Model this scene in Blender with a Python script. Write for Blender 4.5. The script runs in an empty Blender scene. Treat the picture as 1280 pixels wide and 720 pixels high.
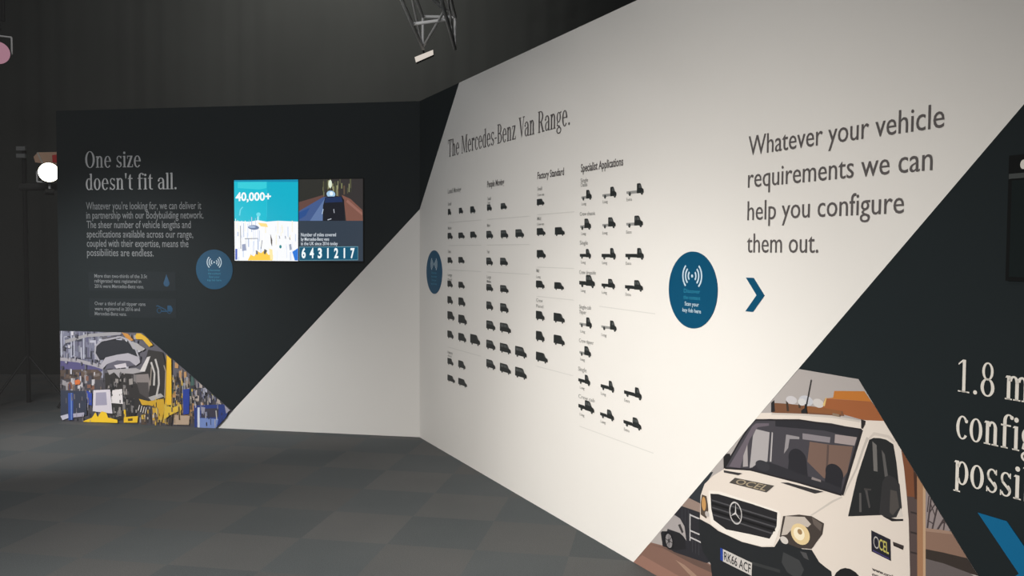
import bpy, bmesh, math, random
from mathutils import Matrix, Vector
R_ = math.radians
S = bpy.context.scene
COL = S.collection

# ---------------------------------------------------------------- camera
H = 2.8785                        # height of the display walls
CX, CY = -0.7915, 7.2364          # inner corner of the two walls on the floor
AL, AR = 0.17610, 1.11650         # headings of the walls
LEN_L, LEN_R = 3.4727, 7.4
cam_d = bpy.data.cameras.new('camera'); cam = bpy.data.objects.new('camera', cam_d); COL.objects.link(cam)
cam_d.sensor_width = 36; cam_d.lens = 29.706; cam_d.clip_start = 0.05
_p, _r = -0.0423, 0.0054
_f = Vector((0, math.cos(_p), math.sin(_p))); _u = Vector((0, -math.sin(_p), math.cos(_p))); _x = Vector((1, 0, 0))
_rx = math.cos(_r)*_x + math.sin(_r)*_u; _ru = -math.sin(_r)*_x + math.cos(_r)*_u
cam.matrix_world = Matrix(((_rx.x, _ru.x, -_f.x, 0), (_rx.y, _ru.y, -_f.y, 0), (_rx.z, _ru.z, -_f.z, 1.6), (0, 0, 0, 1)))
S.camera = cam

# ---------------------------------------------------------------- exposure, world, wall spots and added fill lamps
S.view_settings.view_transform = 'Standard'; S.view_settings.look = 'None'
S.view_settings.exposure = 0.0; S.view_settings.gamma = 1.0; S.view_settings.use_curve_mapping = False
W = bpy.data.worlds.new('world'); S.world = W; W.use_nodes = True
W.node_tree.nodes['Background'].inputs[0].default_value = (0.75, 0.85, 1.0, 1); W.node_tree.nodes['Background'].inputs[1].default_value = 0.05

# thin stage haze through the whole hall
_v = W.node_tree.nodes.new('ShaderNodeVolumeScatter'); _v.inputs['Density'].default_value = 0.0045; _v.inputs['Anisotropy'].default_value = 0.1
W.node_tree.links.new(_v.outputs[0], W.node_tree.nodes['World Output'].inputs['Volume'])

def spot(name, loc, to, power, angle, col, rad=0.25, blend=1.0):
    d = bpy.data.lights.new(name, 'SPOT'); d.energy = power; d.spot_size = R_(angle); d.spot_blend = blend
    d.color = col; d.shadow_soft_size = rad
    o = bpy.data.objects.new(name, d); COL.objects.link(o); o.location = loc
    o.rotation_euler = (Vector(to)-Vector(loc)).to_track_quat('-Z', 'Y').to_euler(); return o
def area(name, loc, to, power, size, col):
    d = bpy.data.lights.new(name, 'AREA'); d.energy = power; d.size = size; d.color = col
    o = bpy.data.objects.new(name, d); COL.objects.link(o); o.location = loc
    o.rotation_euler = (Vector(to)-Vector(loc)).to_track_quat('-Z', 'Y').to_euler(); return o
spot('wall_spot_key', (-3.5, 0.54, 2.2), (0.3, 3.73, -0.5), 1170, 85, (1.0, 0.945, 0.88), 0.12)
spot('wall_spot_hot', (-3.5, 0.54, 2.6), (0.66, 4.3, 0.35), 420, 36, (1.0, 0.96, 0.89), 0.12)
spot('wall_spot_far', (-5.2, 4.5, 2.35), (-3.19, 7.97, 0.35), 590, 58, (1.0, 0.985, 0.96), 0.12)
area('wall_top_fill', (-2.6, 2.4, 5.6), (-1.6, 7.0, 3.0), 58, 2.6, (0.90, 0.95, 1.0))  # unseen area lamp added to brighten the wall tops
area('floor_fill', (-3.6, 2.6, 5.7), (-4.6, 5.0, 0.0), 105, 2.0, (1.0, 0.97, 0.95))  # unseen soft lamp added to brighten the floor at far left
spot('truss_fill', (-2.6, 3.2, 2.5), (-.68, 7.7, 3.72), 150, 15, (1.0, 0.97, 0.93), 0.1)  # spot added only to brighten the truss, no fixture built
spot('drape_fill', (-2.0, 8.0, 5.7), (-2.4, 10.8, 4.7), 430, 128, (1.0, 0.93, 0.86), 0.3)  # added unseen lamp that lifts the upper backdrop

# ---------------------------------------------------------------- materials
def lin(c):
    c /= 255.0
    return c/12.92 if c <= 0.04045 else ((c+0.055)/1.055)**2.4
_mc = {}
def mat(name, rgb, rough=0.6, metal=0.0, noise=0.0, scale=30.0, emit=None, spec=0.3, gain=1.0):
    key = (name, tuple(rgb), rough, metal, noise, emit, gain)
    if key in _mc: return _mc[key]
    m = bpy.data.materials.new(name); m.use_nodes = True; nt = m.node_tree; b = nt.nodes['Principled BSDF']
    c = [min(1, lin(v)*gain) for v in rgb]+[1]
    b.inputs['Base Color'].default_value = c; b.inputs['Roughness'].default_value = rough
    b.inputs['Metallic'].default_value = metal; b.inputs['Specular IOR Level'].default_value = spec
    if noise:
        tc = nt.nodes.new('ShaderNodeTexCoord'); n = nt.nodes.new('ShaderNodeTexNoise'); n.inputs['Scale'].default_value = scale; n.inputs['Detail'].default_value = 6
        r = nt.nodes.new('ShaderNodeMapRange'); r.inputs['To Min'].default_value = 1-noise; r.inputs['To Max'].default_value = 1+noise
        mx = nt.nodes.new('ShaderNodeMix'); mx.data_type = 'RGBA'; mx.blend_type = 'MULTIPLY'; mx.inputs[0].default_value = 1
        mx.inputs[6].default_value = c
        nt.links.new(tc.outputs['Object'], n.inputs['Vector']); nt.links.new(n.outputs['Fac'], r.inputs['Value'])
        nt.links.new(r.outputs['Result'], mx.inputs[7]); nt.links.new(mx.outputs[2], b.inputs['Base Color'])
    if emit:
        b.inputs['Emission Color'].default_value = c; b.inputs['Emission Strength'].default_value = emit
    _mc[key] = m; return m
GAIN_R, GAIN_L = 0.80, 1.2      # printed colours against the white of each wall
def ink(rgb): return mat('print_ink', rgb, 0.55, spec=0.2, gain=GAIN_R)
def glow(rgb, e=1.0):
    key = ('glow', tuple(rgb), e)
    if key in _mc: return _mc[key]
    m = bpy.data.materials.new('screen_light'); m.use_nodes = True; b = m.node_tree.nodes['Principled BSDF']
    b.inputs['Base Color'].default_value = (0.01, 0.01, 0.01, 1); b.inputs['Roughness'].default_value = 0.4; b.inputs['Specular IOR Level'].default_value = 0.2
    b.inputs['Emission Color'].default_value = [lin(v) for v in rgb]+[1]; b.inputs['Emission Strength'].default_value = e
    _mc[key] = m; return m
WHITE = mat('white_wall_print', (233, 231, 227), 0.5, noise=0.015, scale=3, spec=0.25)
DARK = mat('charcoal_wall_print', (27, 35, 38), 0.65, noise=0.05, scale=4, spec=0.12)
BLUE = mat('petrol_blue_vinyl', (0, 76, 110), 0.5, noise=0.03, spec=0.2)
BLUE2 = mat('bright_blue_vinyl', (0, 100, 146), 0.5, noise=0.03, spec=0.2)
GREYTXT = mat('silver_lettering', (190, 192, 194), 0.5)
DIMTXT = mat('dim_grey_lettering', (122, 126, 129), 0.5)
CHARTXT = mat('charcoal_lettering', (94, 90, 90), 0.5)
SILH = mat('silhouette_black', (36, 40, 40), 0.5)
SILH2 = mat('silhouette_window_grey', (82, 86, 86), 0.5)
BEDGREY = mat('chassis_grey', (150, 151, 149), 0.5)
FAINT = mat('faint_rule_grey', (216, 215, 211), 0.5)
CAPT = mat('caption_grey', (150, 150, 148), 0.5)
LIGHTTXT = mat('white_lettering', (226, 222, 214), 0.5)
METAL = mat('truss_aluminium', (232, 232, 232), 0.4, 0.0, noise=0.05)
BLACKM = mat('black_lamp_housing', (24, 25, 26), 0.5, noise=0.1)
BEZEL = mat('black_bezel', (10, 13, 14), 0.45, spec=0.1)

# ---------------------------------------------------------------- helpers
def link(o, parent=None):
    COL.objects.link(o)
    if parent: o.parent = parent
    return o
def tag(o, label=None, cat=None, group=None, kind=None):
    if label: o['label'] = label
    if cat: o['category'] = cat
    if group: o['group'] = group
    if kind: o['kind'] = kind
    return o
def obj(name, bm, mats, parent=None, smooth=False):
    me = bpy.data.meshes.new(name); bm.to_mesh(me); bm.free()
    for m in (mats if isinstance(mats, (list, tuple)) else [mats]): me.materials.append(m)
    if smooth:
        for p in me.polygons: p.use_smooth = True
    return link(bpy.data.objects.new(name, me), parent)
def box(bm, a, b, mi=0):
    vs = [bm.verts.new((x, y, z)) for x in (a[0], b[0]) for y in (a[1], b[1]) for z in (a[2], b[2])]
    for q in ((0, 1, 3, 2), (4, 6, 7, 5), (0, 4, 5, 1), (2, 3, 7, 6), (0, 2, 6, 4), (1, 5, 7, 3)):
        f = bm.faces.new([vs[i] for i in q]); f.material_index = mi
def tube(bm, a, b, r, n=10, r2=None):
    a, b = Vector(a), Vector(b); d = (b-a).normalized(); r2 = r if r2 is None else r2
    s = d.orthogonal().normalized(); t = d.cross(s)
    A = [bm.verts.new(a+(s*math.cos(2*math.pi*k/n)+t*math.sin(2*math.pi*k/n))*r) for k in range(n)]
    B = [bm.verts.new(b+(s*math.cos(2*math.pi*k/n)+t*math.sin(2*math.pi*k/n))*r2) for k in range(n)]
    for k in range(n): bm.faces.new((A[k], A[(k+1) % n], B[(k+1) % n], B[k]))
    bm.faces.new(A[::-1]); bm.faces.new(B)
def slab(bm, poly, w0, w1, mi=0, off=(0, 0)):
    """polygon (u,v) raised from w0 to w1"""
    ar = sum(poly[i][0]*poly[(i+1) % len(poly)][1]-poly[(i+1) % len(poly)][0]*poly[i][1] for i in range(len(poly)))
    if ar < 0: poly = poly[::-1]
    T = [bm.verts.new((p[0]-off[0], p[1]-off[1], w1)) for p in poly]
    f = bm.faces.new(T); f.material_index = mi
    if w0 is not None and w0 < w1:
        B = [bm.verts.new((p[0]-off[0], p[1]-off[1], w0)) for p in poly]
        n = len(poly)
        for k in range(n):
            g = bm.faces.new((B[k], B[(k+1) % n], T[(k+1) % n], T[k])); g.material_index = mi
        g = bm.faces.new(B[::-1]); g.material_index = mi
def ell(cx, cy, rx, ry=None, n=28, a0=0, a1=360):
    ry = rx if ry is None else ry
    full = abs(a1-a0) >= 360
    return [(cx+rx*math.cos(R_(a0+(a1-a0)*k/(n if full else n-1))), cy+ry*math.sin(R_(a0+(a1-a0)*k/(n if full else n-1)))) for k in range(n)]
def ringq(cx, cy, rx, ry, th, tn, a0=0, a1=360, n=24):
    """list of quads along an elliptical ring: th = horizontal stroke, tn = vertical stroke"""
    out = []
    for k in range(n):
        q = []
        for a, o in ((k, 1), (k+1, 1), (k+1, 0), (k, 0)):
            t = R_(a0+(a1-a0)*a/n); X = rx if o else rx-th; Y = ry if o else ry-tn
            q.append((cx+X*math.cos(t), cy+Y*math.sin(t)))
        out.append(q)
    return out
def line(a, b, w):
    dx, dy = b[0]-a[0], b[1]-a[1]; l = math.hypot(dx, dy) or 1; nx, ny = -dy/l*w/2, dx/l*w/2
    return [(a[0]+nx, a[1]+ny), (b[0]+nx, b[1]+ny), (b[0]-nx, b[1]-ny), (a[0]-nx, a[1]-ny)]
def clip(poly, hull):
    """Sutherland-Hodgman against a convex counter-clockwise outline"""
    out = poly
    for i in range(len(hull)):
        a, b = hull[i], hull[(i+1) % len(hull)]; src, out = out, []
        ins = lambda p: (b[0]-a[0])*(p[1]-a[1])-(b[1]-a[1])*(p[0]-a[0])
        for k in range(len(src)):
            p, q = src[k], src[(k+1) % len(src)]; ip, iq = ins(p), ins(q)
            if ip >= 0: out.append(p)
            if (ip > 0) != (iq > 0) and ip != iq:
                t = ip/(ip-iq); out.append((p[0]+t*(q[0]-p[0]), p[1]+t*(q[1]-p[1])))
        if len(out) < 3: return []
    res = []
    for p in out:
        if not res or math.hypot(p[0]-res[-1][0], p[1]-res[-1][1]) > 1e-5: res.append(p)
    if len(res) > 1 and math.hypot(res[0][0]-res[-1][0], res[0][1]-res[-1][1]) < 1e-5: res.pop()
    return res if len(res) > 2 else []

def frame(X):
    X = Vector(X).normalized(); Y = Vector((0, 0, 1)); Z = X.cross(Y)
    return Matrix(((X.x, Y.x, Z.x, CX), (X.y, Y.y, Z.y, CY), (X.z, Y.z, Z.z, 0), (0, 0, 0, 1)))
FL = frame((math.cos(AL), -math.sin(AL), 0))      # left wall: u runs from -3.47 to 0 at the corner
FR = frame((math.cos(AR), -math.sin(AR), 0))      # right wall: u runs from 0 at the corner
def on(F, u, v, w=0.0): return F @ Matrix.Translation((u, v, w))
def empty(name, M, label, cat, group=None):
    o = bpy.data.objects.new(name, None); o.empty_display_size = 0.05; link(o); o.matrix_world = M
    return tag(o, label, cat, group)

# text in Blender's built-in face, returned as triangles normalised to cap height 1
_tc = {}
def text_mesh(s, bold=0.0):
    k = (s, bold)
    if k not in _tc:
        cu = bpy.data.curves.new('t', 'FONT'); cu.body = s; cu.size = 1; cu.offset = bold; cu.resolution_u = 3
        o = bpy.data.objects.new('t', cu); COL.objects.link(o)
        dg = bpy.context.evaluated_depsgraph_get(); me = bpy.data.meshes.new_from_object(o.evaluated_get(dg))
        vs = [(v.co.x, v.co.y) for v in me.vertices]; fs = [tuple(p.vertices) for p in me.polygons]
        bpy.data.objects.remove(o); bpy.data.curves.remove(cu); bpy.data.meshes.remove(me)
        _tc[k] = (vs, fs)
    return _tc[k]
_h = text_mesh('H'); CAP = max(v[1] for v in _h[0])
def put_text(bm, s, fn, w, bold=0.0, mi=0):
    """fn maps (0..1 across the line, cap heights above the baseline) to (u, v)"""
    vs, fs = text_mesh(s, bold)
    x0 = min(v[0] for v in vs); x1 = max(v[0] for v in vs)
    V = [bm.verts.new((*fn((v[0]-x0)/(x1-x0), v[1]/CAP), w)) for v in vs]
    for f in fs:
        try: g = bm.faces.new([V[i] for i in f]); g.material_index = mi
        except ValueError: pass
def text_line(name, s, u0, u1, base, cap, m, parent, off, w=0.002, bold=0.0):
    bm = bmesh.new(); put_text(bm, s, lambda a, b: (u0+a*(u1-u0)-off[0], base+b*cap-off[1]), w, bold)
    return obj(name, bm, m, parent)

# condensed serif capitals and small letters drawn by hand (cap height 1, x height 0.70)
XH = 0.70; TH = 0.105; TN = 0.045; SF = 0.04; SO = 0.055
def rect(x0, y0, x1, y1): return [(x0, y0), (x1, y0), (x1, y1), (x0, y1)]
def stem(x, y0, y1, foot=True, head=True, full=False):
    P = [rect(x, y0, x+TH, y1)]
    if foot: P.append(rect(x-SO, y0, x+TH+SO, y0+SF))
    if head: P.append([(x-SO, y1-SF*1.6), (x, y1-SF*1.6), (x, y1), (x-SO*0.3, y1)] if not full else rect(x-SO, y1-SF, x+TH+SO, y1))
    return P
def arch(x, w): # arch of n, m, h between stem at x and stem at x+w
    cx = x+(w+TH)/2+0.02; return ringq(cx, XH-0.20, (w+TH)/2-0.02, 0.21, TH, TN+0.015, 0, 165, 14)
def glyph(c):
    P = []
    if c == 'O': return ringq(.32, .5, .30, .52, TH+.02, TN), .66
    if c == 'n': return stem(.06, 0, XH)+arch(.06, .25)+stem(.31, 0, XH-.18, head=False), .50
    if c == 'm': return stem(.06, 0, XH)+arch(.06, .25)+stem(.31, 0, XH-.18, head=False)+arch(.31, .25)+stem(.56, 0, XH-.18, head=False), .75
    if c == 'h': return stem(.06, 0, 1)+arch(.06, .25)+stem(.31, 0, XH-.18, head=False), .50
    if c == 'e': return ringq(.23, .345, .21, .365, TH, TN, 0, 320)+[rect(.08, .36, .44, .40)], .47
    if c == 'o': return ringq(.23, .345, .21, .365, TH, TN), .47
    if c == 'c': return ringq(.23, .345, .21, .365, TH, TN, 45, 320)+[ell(.36, .56, .055, .06, 10)], .43
    if c == 's':
        return ringq(.19, .52, .15, .19, .07, TN, 20, 225, 14)+ringq(.19, .18, .16, .19, .07, TN, 60, -160, 14)+[[(.05, .50), (.14, .42), (.33, .22), (.30, .14), (.21, .24), (.07, .38)], rect(.30, .54, .335, .70), rect(.03, 0, .065, .16)], .39
    if c == 'i': return stem(.06, 0, XH)+[ell(.11, .88, .07, .075, 12)], .23
    if c == 'l': return stem(.06, 0, 1), .23
    if c == 'z': return [rect(.03, XH-.05, .36, XH), rect(.03, 0, .38, .05), [(.03, .05), (.15, .05), (.36, XH-.05), (.24, XH-.05)], rect(.03, XH-.18, .065, XH), rect(.345, 0, .38, .17)], .41
    if c == 'd': return ringq(.22, .345, .20, .365, TH, TN, 30, 330)+stem(.30, 0, 1, foot=False)+[rect(.30, 0, .46, SF)], .48
    if c == 'b': return ringq(.25, .345, .20, .365, TH, TN, 150, -150)+stem(.06, 0, 1, foot=False), .47
    if c == 'p': return ringq(.27, .345, .20, .365, TH, TN, 150, -150)+stem(.06, -.26, XH), .49
    if c == 'u': return stem(.06, .18, XH, foot=False)+ringq(.23, .20, .17, .21, TH, TN+.015, 180, 330, 14)+stem(.31, 0, XH, foot=False)+[rect(.31, 0, .47, SF)], .49
    if c == "'": return [[(.03, 1), (.14, 1), (.105, .68), (.065, .68)]], .17
    if c == 't': return [rect(.09, .12, .09+TH, .80), [(.09, .80), (.09+TH, .80), (.09+TH, .92), (.15, .92)], rect(.02, XH-.05, .30, XH)]+ringq(.25, .13, .16, .14, TH, TN, 180, 300, 10), .32
    if c == 'f': return stem(.08, 0, .80, head=False)+ringq(.25, .80, .17, .21, TH, TN, 180, 50, 12)+[ell(.34, .92, .055, .06, 10), rect(.01, XH-.05, .32, XH)], .35
    if c == 'a': return ringq(.20, XH-.19, .19, .20, TH, TN, 0, 150, 12)+ringq(.19, .20, .16, .21, .085, TN, 70, 290, 14)+[rect(.29, .04, .29+TH, XH-.18), [(.19, .37), (.30, .41), (.30, .45), (.19, .41)], rect(.29, 0, .46, SF), ell(.065, .53, .055, .06, 10), [(.19, 0), (.30, .08), (.30, .12), (.19, .045)]], .46
    if c == 'r': return stem(.06, 0, XH)+ringq(.27, XH-.20, .15, .21, .08, TN+.01, 60, 165, 10)+[ell(.32, .60, .06, .065, 10)], .38
    if c == 'g': return ringq(.20, .47, .17, .24, .085, TN)+ringq(.22, -.12, .20, .16, .07, TN+.01)+[[(.08, .27), (.13, .25), (.10, .14), (.30, .08), (.28, .02), (.04, .09)], [(.30, .62), (.42, .66), (.42, .72), (.30, .68)]], .45
    if c == 'T': return stem(.24, 0, 1, head=False)+[rect(.02, .95, .565, 1), rect(.02, .78, .06, 1), rect(.525, .78, .565, 1)], .58
    if c == 'M': return [rect(.09, 0, .13, 1), rect(.02, 0, .20, SF), rect(.62, 0, .62+TH, 1), rect(.56, 0, .80, SF), rect(.02, 1-SF, .16, 1), rect(.62, 1-SF, .80, 1), [(.09, 1), (.21, 1), (.44, .12), (.38, 0)], [(.38, 0), (.44, .12), (.66, 1), (.62, 1)]], .82
    if c == 'B': return stem(.08, 0, 1, full=True)+ringq(.24, .745, .22, .255, TH, TN, 90, -90, 14)+ringq(.26, .265, .25, .265, TH, TN, 90, -90, 14)+[rect(.08, .955, .25, 1), rect(.08, 0, .27, .045), rect(.08, .49, .27, .535)], .55
    if c == 'R': return stem(.08, 0, 1, full=True)+ringq(.25, .735, .24, .265, TH, TN, 90, -90, 14)+[rect(.08, .955, .26, 1), rect(.08, .47, .28, .515), [(.24, .48), (.36, .48), (.56, 0), (.43, 0)], rect(.40, 0, .62, SF)], .61
    if c == 'V': return [[(.05, 1), (.17, 1), (.33, .14), (.28, 0)], [(.28, 0), (.33, .10), (.53, 1), (.49, 1)], rect(0, 1-SF, .24, 1), rect(.41, 1-SF, .60, 1)], .55
    if c == '-': return [rect(.03, .30, .26, .36)], .29
    if c == '.': return [ell(.09, .055, .065, .065, 12)], .20
    if c == '1': return stem(.20, 0, 1, head=False)+[rect(.06, 0, .44, SF), [(.06, .82), (.20, .93), (.20, 1), (.06, .87)]], .52
    if c == '8': return ringq(.26, .74, .18, .27, .085, TN)+ringq(.26, .26, .22, .275, TH, TN), .52
    return [], .24
def serif_line(name, s, u0, u1, base, cap, m, parent, off, w=0.002):
    P, x = [], 0
    for c in s:
        g, adv = glyph(c); P += [[(p[0]+x, p[1]) for p in q] for q in g]; x += adv+0.02
    a = min(p[0] for q in P for p in q); b = max(p[0] for q in P for p in q); k = (u1-u0)/(b-a)
    bm = bmesh.new()
    for q in P: slab(bm, [(u0+(p[0]-a)*k, base+p[1]*cap) for p in q], None, w, 0, off)
    return obj(name, bm, m, parent)

class Print:
    """a flat printed picture: thing > parts, every patch of ink one layer above the last"""
    def __init__(s, root, off, hull, w=0.002, step=0.00002, inkf=ink):
        s.root, s.off, s.hull, s.w, s.step, s.ink = root, off, hull, w, step, inkf
    def part(s, name, shapes, parent=None, label=None, texts=()):
        bm = bmesh.new(); mats = []; n = 0
        def mi(c):
            m = c if isinstance(c, bpy.types.Material) else s.ink(c)
            if m not in mats: mats.append(m)
            return mats.index(m)
        for c, poly in shapes:
            q = clip(poly if sum(poly[i][0]*poly[(i+1) % len(poly)][1]-poly[(i+1) % len(poly)][0]*poly[i][1] for i in range(len(poly))) > 0 else poly[::-1], s.hull) if s.hull else poly
            s.w += s.step
            if q: slab(bm, q, None, s.w, mi(c), s.off); n += 1
        for c, t, quad, bold in texts:
            s.w += s.step; a, b, d, e = quad      # lower left, lower right, upper right, upper left
            fn = lambda x, y: tuple((1-y)*((1-x)*a[k]+x*b[k])+y*((1-x)*e[k]+x*d[k])-s.off[k] for k in (0, 1))
            put_text(bm, t, fn, s.w, bold, mi(c))
        o = obj(name, bm, mats, parent or s.root)
        if name in ('line_clutter', 'line_details', 'fine_clutter', 'hall_structure'): o['kind'] = 'stuff'
        if label: o['label'] = label
        return o

# ---------------------------------------------------------------- the setting
def carpet():
    m = bpy.data.materials.new('carpet_tiles'); m.use_nodes = True; nt = m.node_tree; N = nt.nodes; L = nt.links
    b = N['Principled BSDF']; b.inputs['Roughness'].default_value = 0.95; b.inputs['Specular IOR Level'].default_value = 0.1
    tc = N.new('ShaderNodeTexCoord'); mp = N.new('ShaderNodeMapping'); mp.inputs['Rotation'].default_value = (0, 0, R_(10)); mp.inputs['Location'].default_value = (-.08, .25, .5); mp.inputs['Scale'].default_value = (2, 2, 2)
    L.new(tc.outputs['Object'], mp.inputs['Vector'])
    ch = N.new('ShaderNodeTexChecker'); ch.inputs['Scale'].default_value = 1; L.new(mp.outputs['Vector'], ch.inputs['Vector'])
    fl = N.new('ShaderNodeVectorMath'); fl.operation = 'FLOOR'; L.new(mp.outputs['Vector'], fl.inputs[0])
    wn = N.new('ShaderNodeTexWhiteNoise'); wn.noise_dimensions = '2D'; L.new(fl.outputs[0], wn.inputs['Vector'])
    n1 = N.new('ShaderNodeTexNoise'); n1.inputs['Scale'].default_value = 160; n1.inputs['Detail'].default_value = 4; L.new(tc.outputs['Object'], n1.inputs['Vector'])
    n2 = N.new('ShaderNodeTexNoise'); n2.inputs['Scale'].default_value = 1.1; n2.inputs['Detail'].default_value = 3; L.new(tc.outputs['Object'], n2.inputs['Vector'])
    def math_(op, a, bb):
        x = N.new('ShaderNodeMath'); x.operation = op
        for i, v in ((0, a), (1, bb)):
            if isinstance(v, (int, float)): x.inputs[i].default_value = v
            else: L.new(v, x.inputs[i])
        return x.outputs[0]
    v = math_('ADD', math_('MULTIPLY', ch.outputs['Fac'], 0.04), math_('MULTIPLY', wn.outputs['Value'], 0.12))
    v = math_('ADD', v, math_('MULTIPLY', n1.outputs['Fac'], 0.7)); v = math_('ADD', v, math_('MULTIPLY', n2.outputs['Fac'], 0.3)); v = math_('ADD', v, 0.32)
    mx = N.new('ShaderNodeMix'); mx.data_type = 'RGBA'; L.new(math_('ADD', math_('MULTIPLY', ch.outputs['Fac'], 0.38), math_('MULTIPLY', n2.outputs['Fac'], 0.4)), mx.inputs[0])
    mx.inputs[6].default_value = (0.100, 0.116, 0.123, 1); mx.inputs[7].default_value = (0.140, 0.132, 0.126, 1)
    m2 = N.new('ShaderNodeMix'); m2.data_type = 'RGBA'; m2.blend_type = 'MULTIPLY'; m2.inputs[0].default_value = 1
    L.new(mx.outputs[2], m2.inputs[6]); L.new(v, m2.inputs[7]); L.new(m2.outputs[2], b.inputs['Base Color'])
    bp = N.new('ShaderNodeBump'); bp.inputs['Strength'].default_value = 0.3; bp.inputs['Distance'].default_value = 0.004; L.new(n1.outputs['Fac'], bp.inputs['Height']); L.new(bp.outputs[0], b.inputs['Normal'])
    return m
bm = bmesh.new(); box(bm, (-9, -2.5, -0.1), (5, 11, 0)); tag(obj('floor', bm, carpet()), kind='structure')
DRAPE = mat('black_drape', (56, 59, 58), 0.9, noise=0.25, scale=0.8, spec=0.1)
def drape(name, a, b, n):
    bm = bmesh.new(); a, b = Vector(a), Vector(b); d = b-a; nrm = Vector((-d.y, d.x, 0)).normalized(); V = []
    for k in range(n+1):
        p = a+d*k/n+nrm*0.012*math.sin(k*1.9)*(0.6+0.4*math.sin(k*0.37)); V.append((bm.verts.new((p.x, p.y, 0)), bm.verts.new((p.x, p.y, 6))))
    for k in range(n): bm.faces.new((V[k][0], V[k+1][0], V[k+1][1], V[k][1]))
    tag(obj(name, bm, DRAPE, smooth=True), kind='structure')
drape('wall_back', (-8.9, 10.8, 0), (4.9, 10.8, 0), 180)
drape('wall_side', (-8.8, -2.4, 0), (-8.8, 10.8, 0), 150)
bm = bmesh.new(); box(bm, (-9, -2.5, 6), (5, 11, 6.1)); tag(obj('ceiling', bm, mat('black_ceiling', (18, 19, 20), 0.9, noise=0.1)), kind='structure')

def display_wall(name, F, x0, x1, faces):
    bm = bmesh.new()
    for mi, poly in faces: slab(bm, poly, None, 0, mi)
    A = [(x0, 0), (x1, 0), (x1, H), (x0, H)]
    T = [bm.verts.new((p[0], p[1], 0)) for p in A]; B = [bm.verts.new((p[0], p[1], -0.12)) for p in A]
    for k in range(4): bm.faces.new((B[k], B[(k+1) % 4], T[(k+1) % 4], T[k])).material_index = 1
    bm.faces.new(B[::-1]).material_index = 1
    o = obj(name, bm, [WHITE, DARK]); o.matrix_world = F; return tag(o, kind='structure')
display_wall('wall_left', FL, -LEN_L, 0, [(0, [(-1.897, 0), (0, 0), (0, 1.962)]), (1, [(-LEN_L, 0), (-1.897, 0), (0, 1.962), (0, H), (-LEN_L, H)])])
display_wall('wall_right', FR, 0, LEN_R, [(0, [(0, 0), (3.256, 0), (6.059, H), (.875, H), (0, 1.962)]), (1, [(0, 1.962), (.875, H), (0, H)]), (1, [(3.256, 0), (LEN_R, 0), (LEN_R, H), (6.059, H)])])

# ---------------------------------------------------------------- large lettering
def lettering(name, F, lines, m, label, serif=False, bold=0.0, w=0.002):
    u0 = min(l[1] for l in lines); v0 = min(l[3] for l in lines)
    t = empty(name, on(F, u0, v0), label, 'lettering')
    for s, a, b, base, cap in lines:
        (serif_line('text_line', s, a, b, base, cap, m, t, (u0, v0), w) if serif else text_line('text_line', s, a, b, base, cap, m, t, (u0, v0), w, bold))
    return t
lettering('wall_lettering', FR, [('Whatever your vehicle', 4.069, 4.987, 2.012, .080), ('requirements we can', 4.069, 4.948, 1.877, .080),
    ('help you configure', 4.069, 4.842, 1.740, .080), ('them out.', 4.069, 4.464, 1.604, .080)], CHARTXT, 'four lines of plain grey lettering high on the right of the white wall', bold=0.0)
lettering('wall_lettering', FR, [('The Mercedes-Benz Van Range.', .655, 2.559, 2.341, .131)], CHARTXT, 'one line serif title above the chart of vehicle silhouettes on the white wall', serif=True)
lettering('wall_lettering', FR, [('1.8 million', 5.062, 5.50, 1.163, .104), ('configurations', 5.060, 5.66, 1.014, .104), ('possible.', 5.056, 5.43, .868, .104)],
    LIGHTTXT, 'large white serif lettering on the dark wall at the right edge', serif=True)
lettering('wall_lettering', FL, [('One size', -3.178, -2.617, 2.353, .148), ("doesn't fit all.", -3.176, -2.265, 2.151, .148)], GREYTXT, 'two line silver serif title on the dark far wall', serif=True)
lettering('wall_lettering', FL, [("Whatever you're looking for, we can deliver it", -3.176, -2.026, 1.972, .066), ('in partnership with our Bodybuilding network.', -3.176, -2.005, 1.887, .066),
    ('The sheer number of vehicle lengths and', -3.174, -2.13, 1.801, .066), ('specifications available across our range,', -3.174, -2.108, 1.715, .066),
    ('coupled with their expertise, means the', -3.174, -2.155, 1.630, .066), ('possibilities are endless.', -3.174, -2.50, 1.545, .066)], DIMTXT,
    'six line paragraph of small grey text below the silver title on dark wall', bold=0.004)

# ---------------------------------------------------------------- blue discs, arrows
def disc(F, u, v, r, label, dim):
    t = empty('round_sticker', on(F, u, v), label, 'sticker', 'blue round stickers')
    bm = bmesh.new(); slab(bm, ell(0, 0, r, r, 56), 0.0, 0.004); obj('disc', bm, BLUE, t)
    w = 0.0045; k = r/0.178
    lt = mat('pale_blue_ink', (196, 216, 228), 0.5); dm = mat('teal_ink', (40, 130, 160), 0.5)
    bm = bmesh.new(); cy = .065*k
    slab(bm, ell(0, cy, .0075*k), None, w)
    for q in (.028, .048, .068):
        for a in (-1, 1):
            for p in ringq(.004*a, cy, q*k*1.02, q*k, .0095*k, .0095*k, -48 if a > 0 else 132, 48 if a > 0 else 228, 10): slab(bm, p, None, w)
    obj('signal_icon', bm, lt, t)
    for s, y, hw, m in (('Discover', -.004, .060, dm), ('the content', -.034, .062, dm), ('Scan your', -.064, .052, lt if not dim else dm), ('key fob here', -.094, .068, lt if not dim else dm)):
        text_line('text_line', s, -hw*k, hw*k, y*k-.01*k, .018*k, m, t, (0, 0), w, 0.01)
disc(FR, 3.708, 1.430, .178, 'blue round sticker with signal icon beside the plain grey lettering', False)
disc(FR, .3548, 1.434, .178, 'narrow-looking blue round sticker beside the inner corner, left of the silhouette chart', True)
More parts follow.
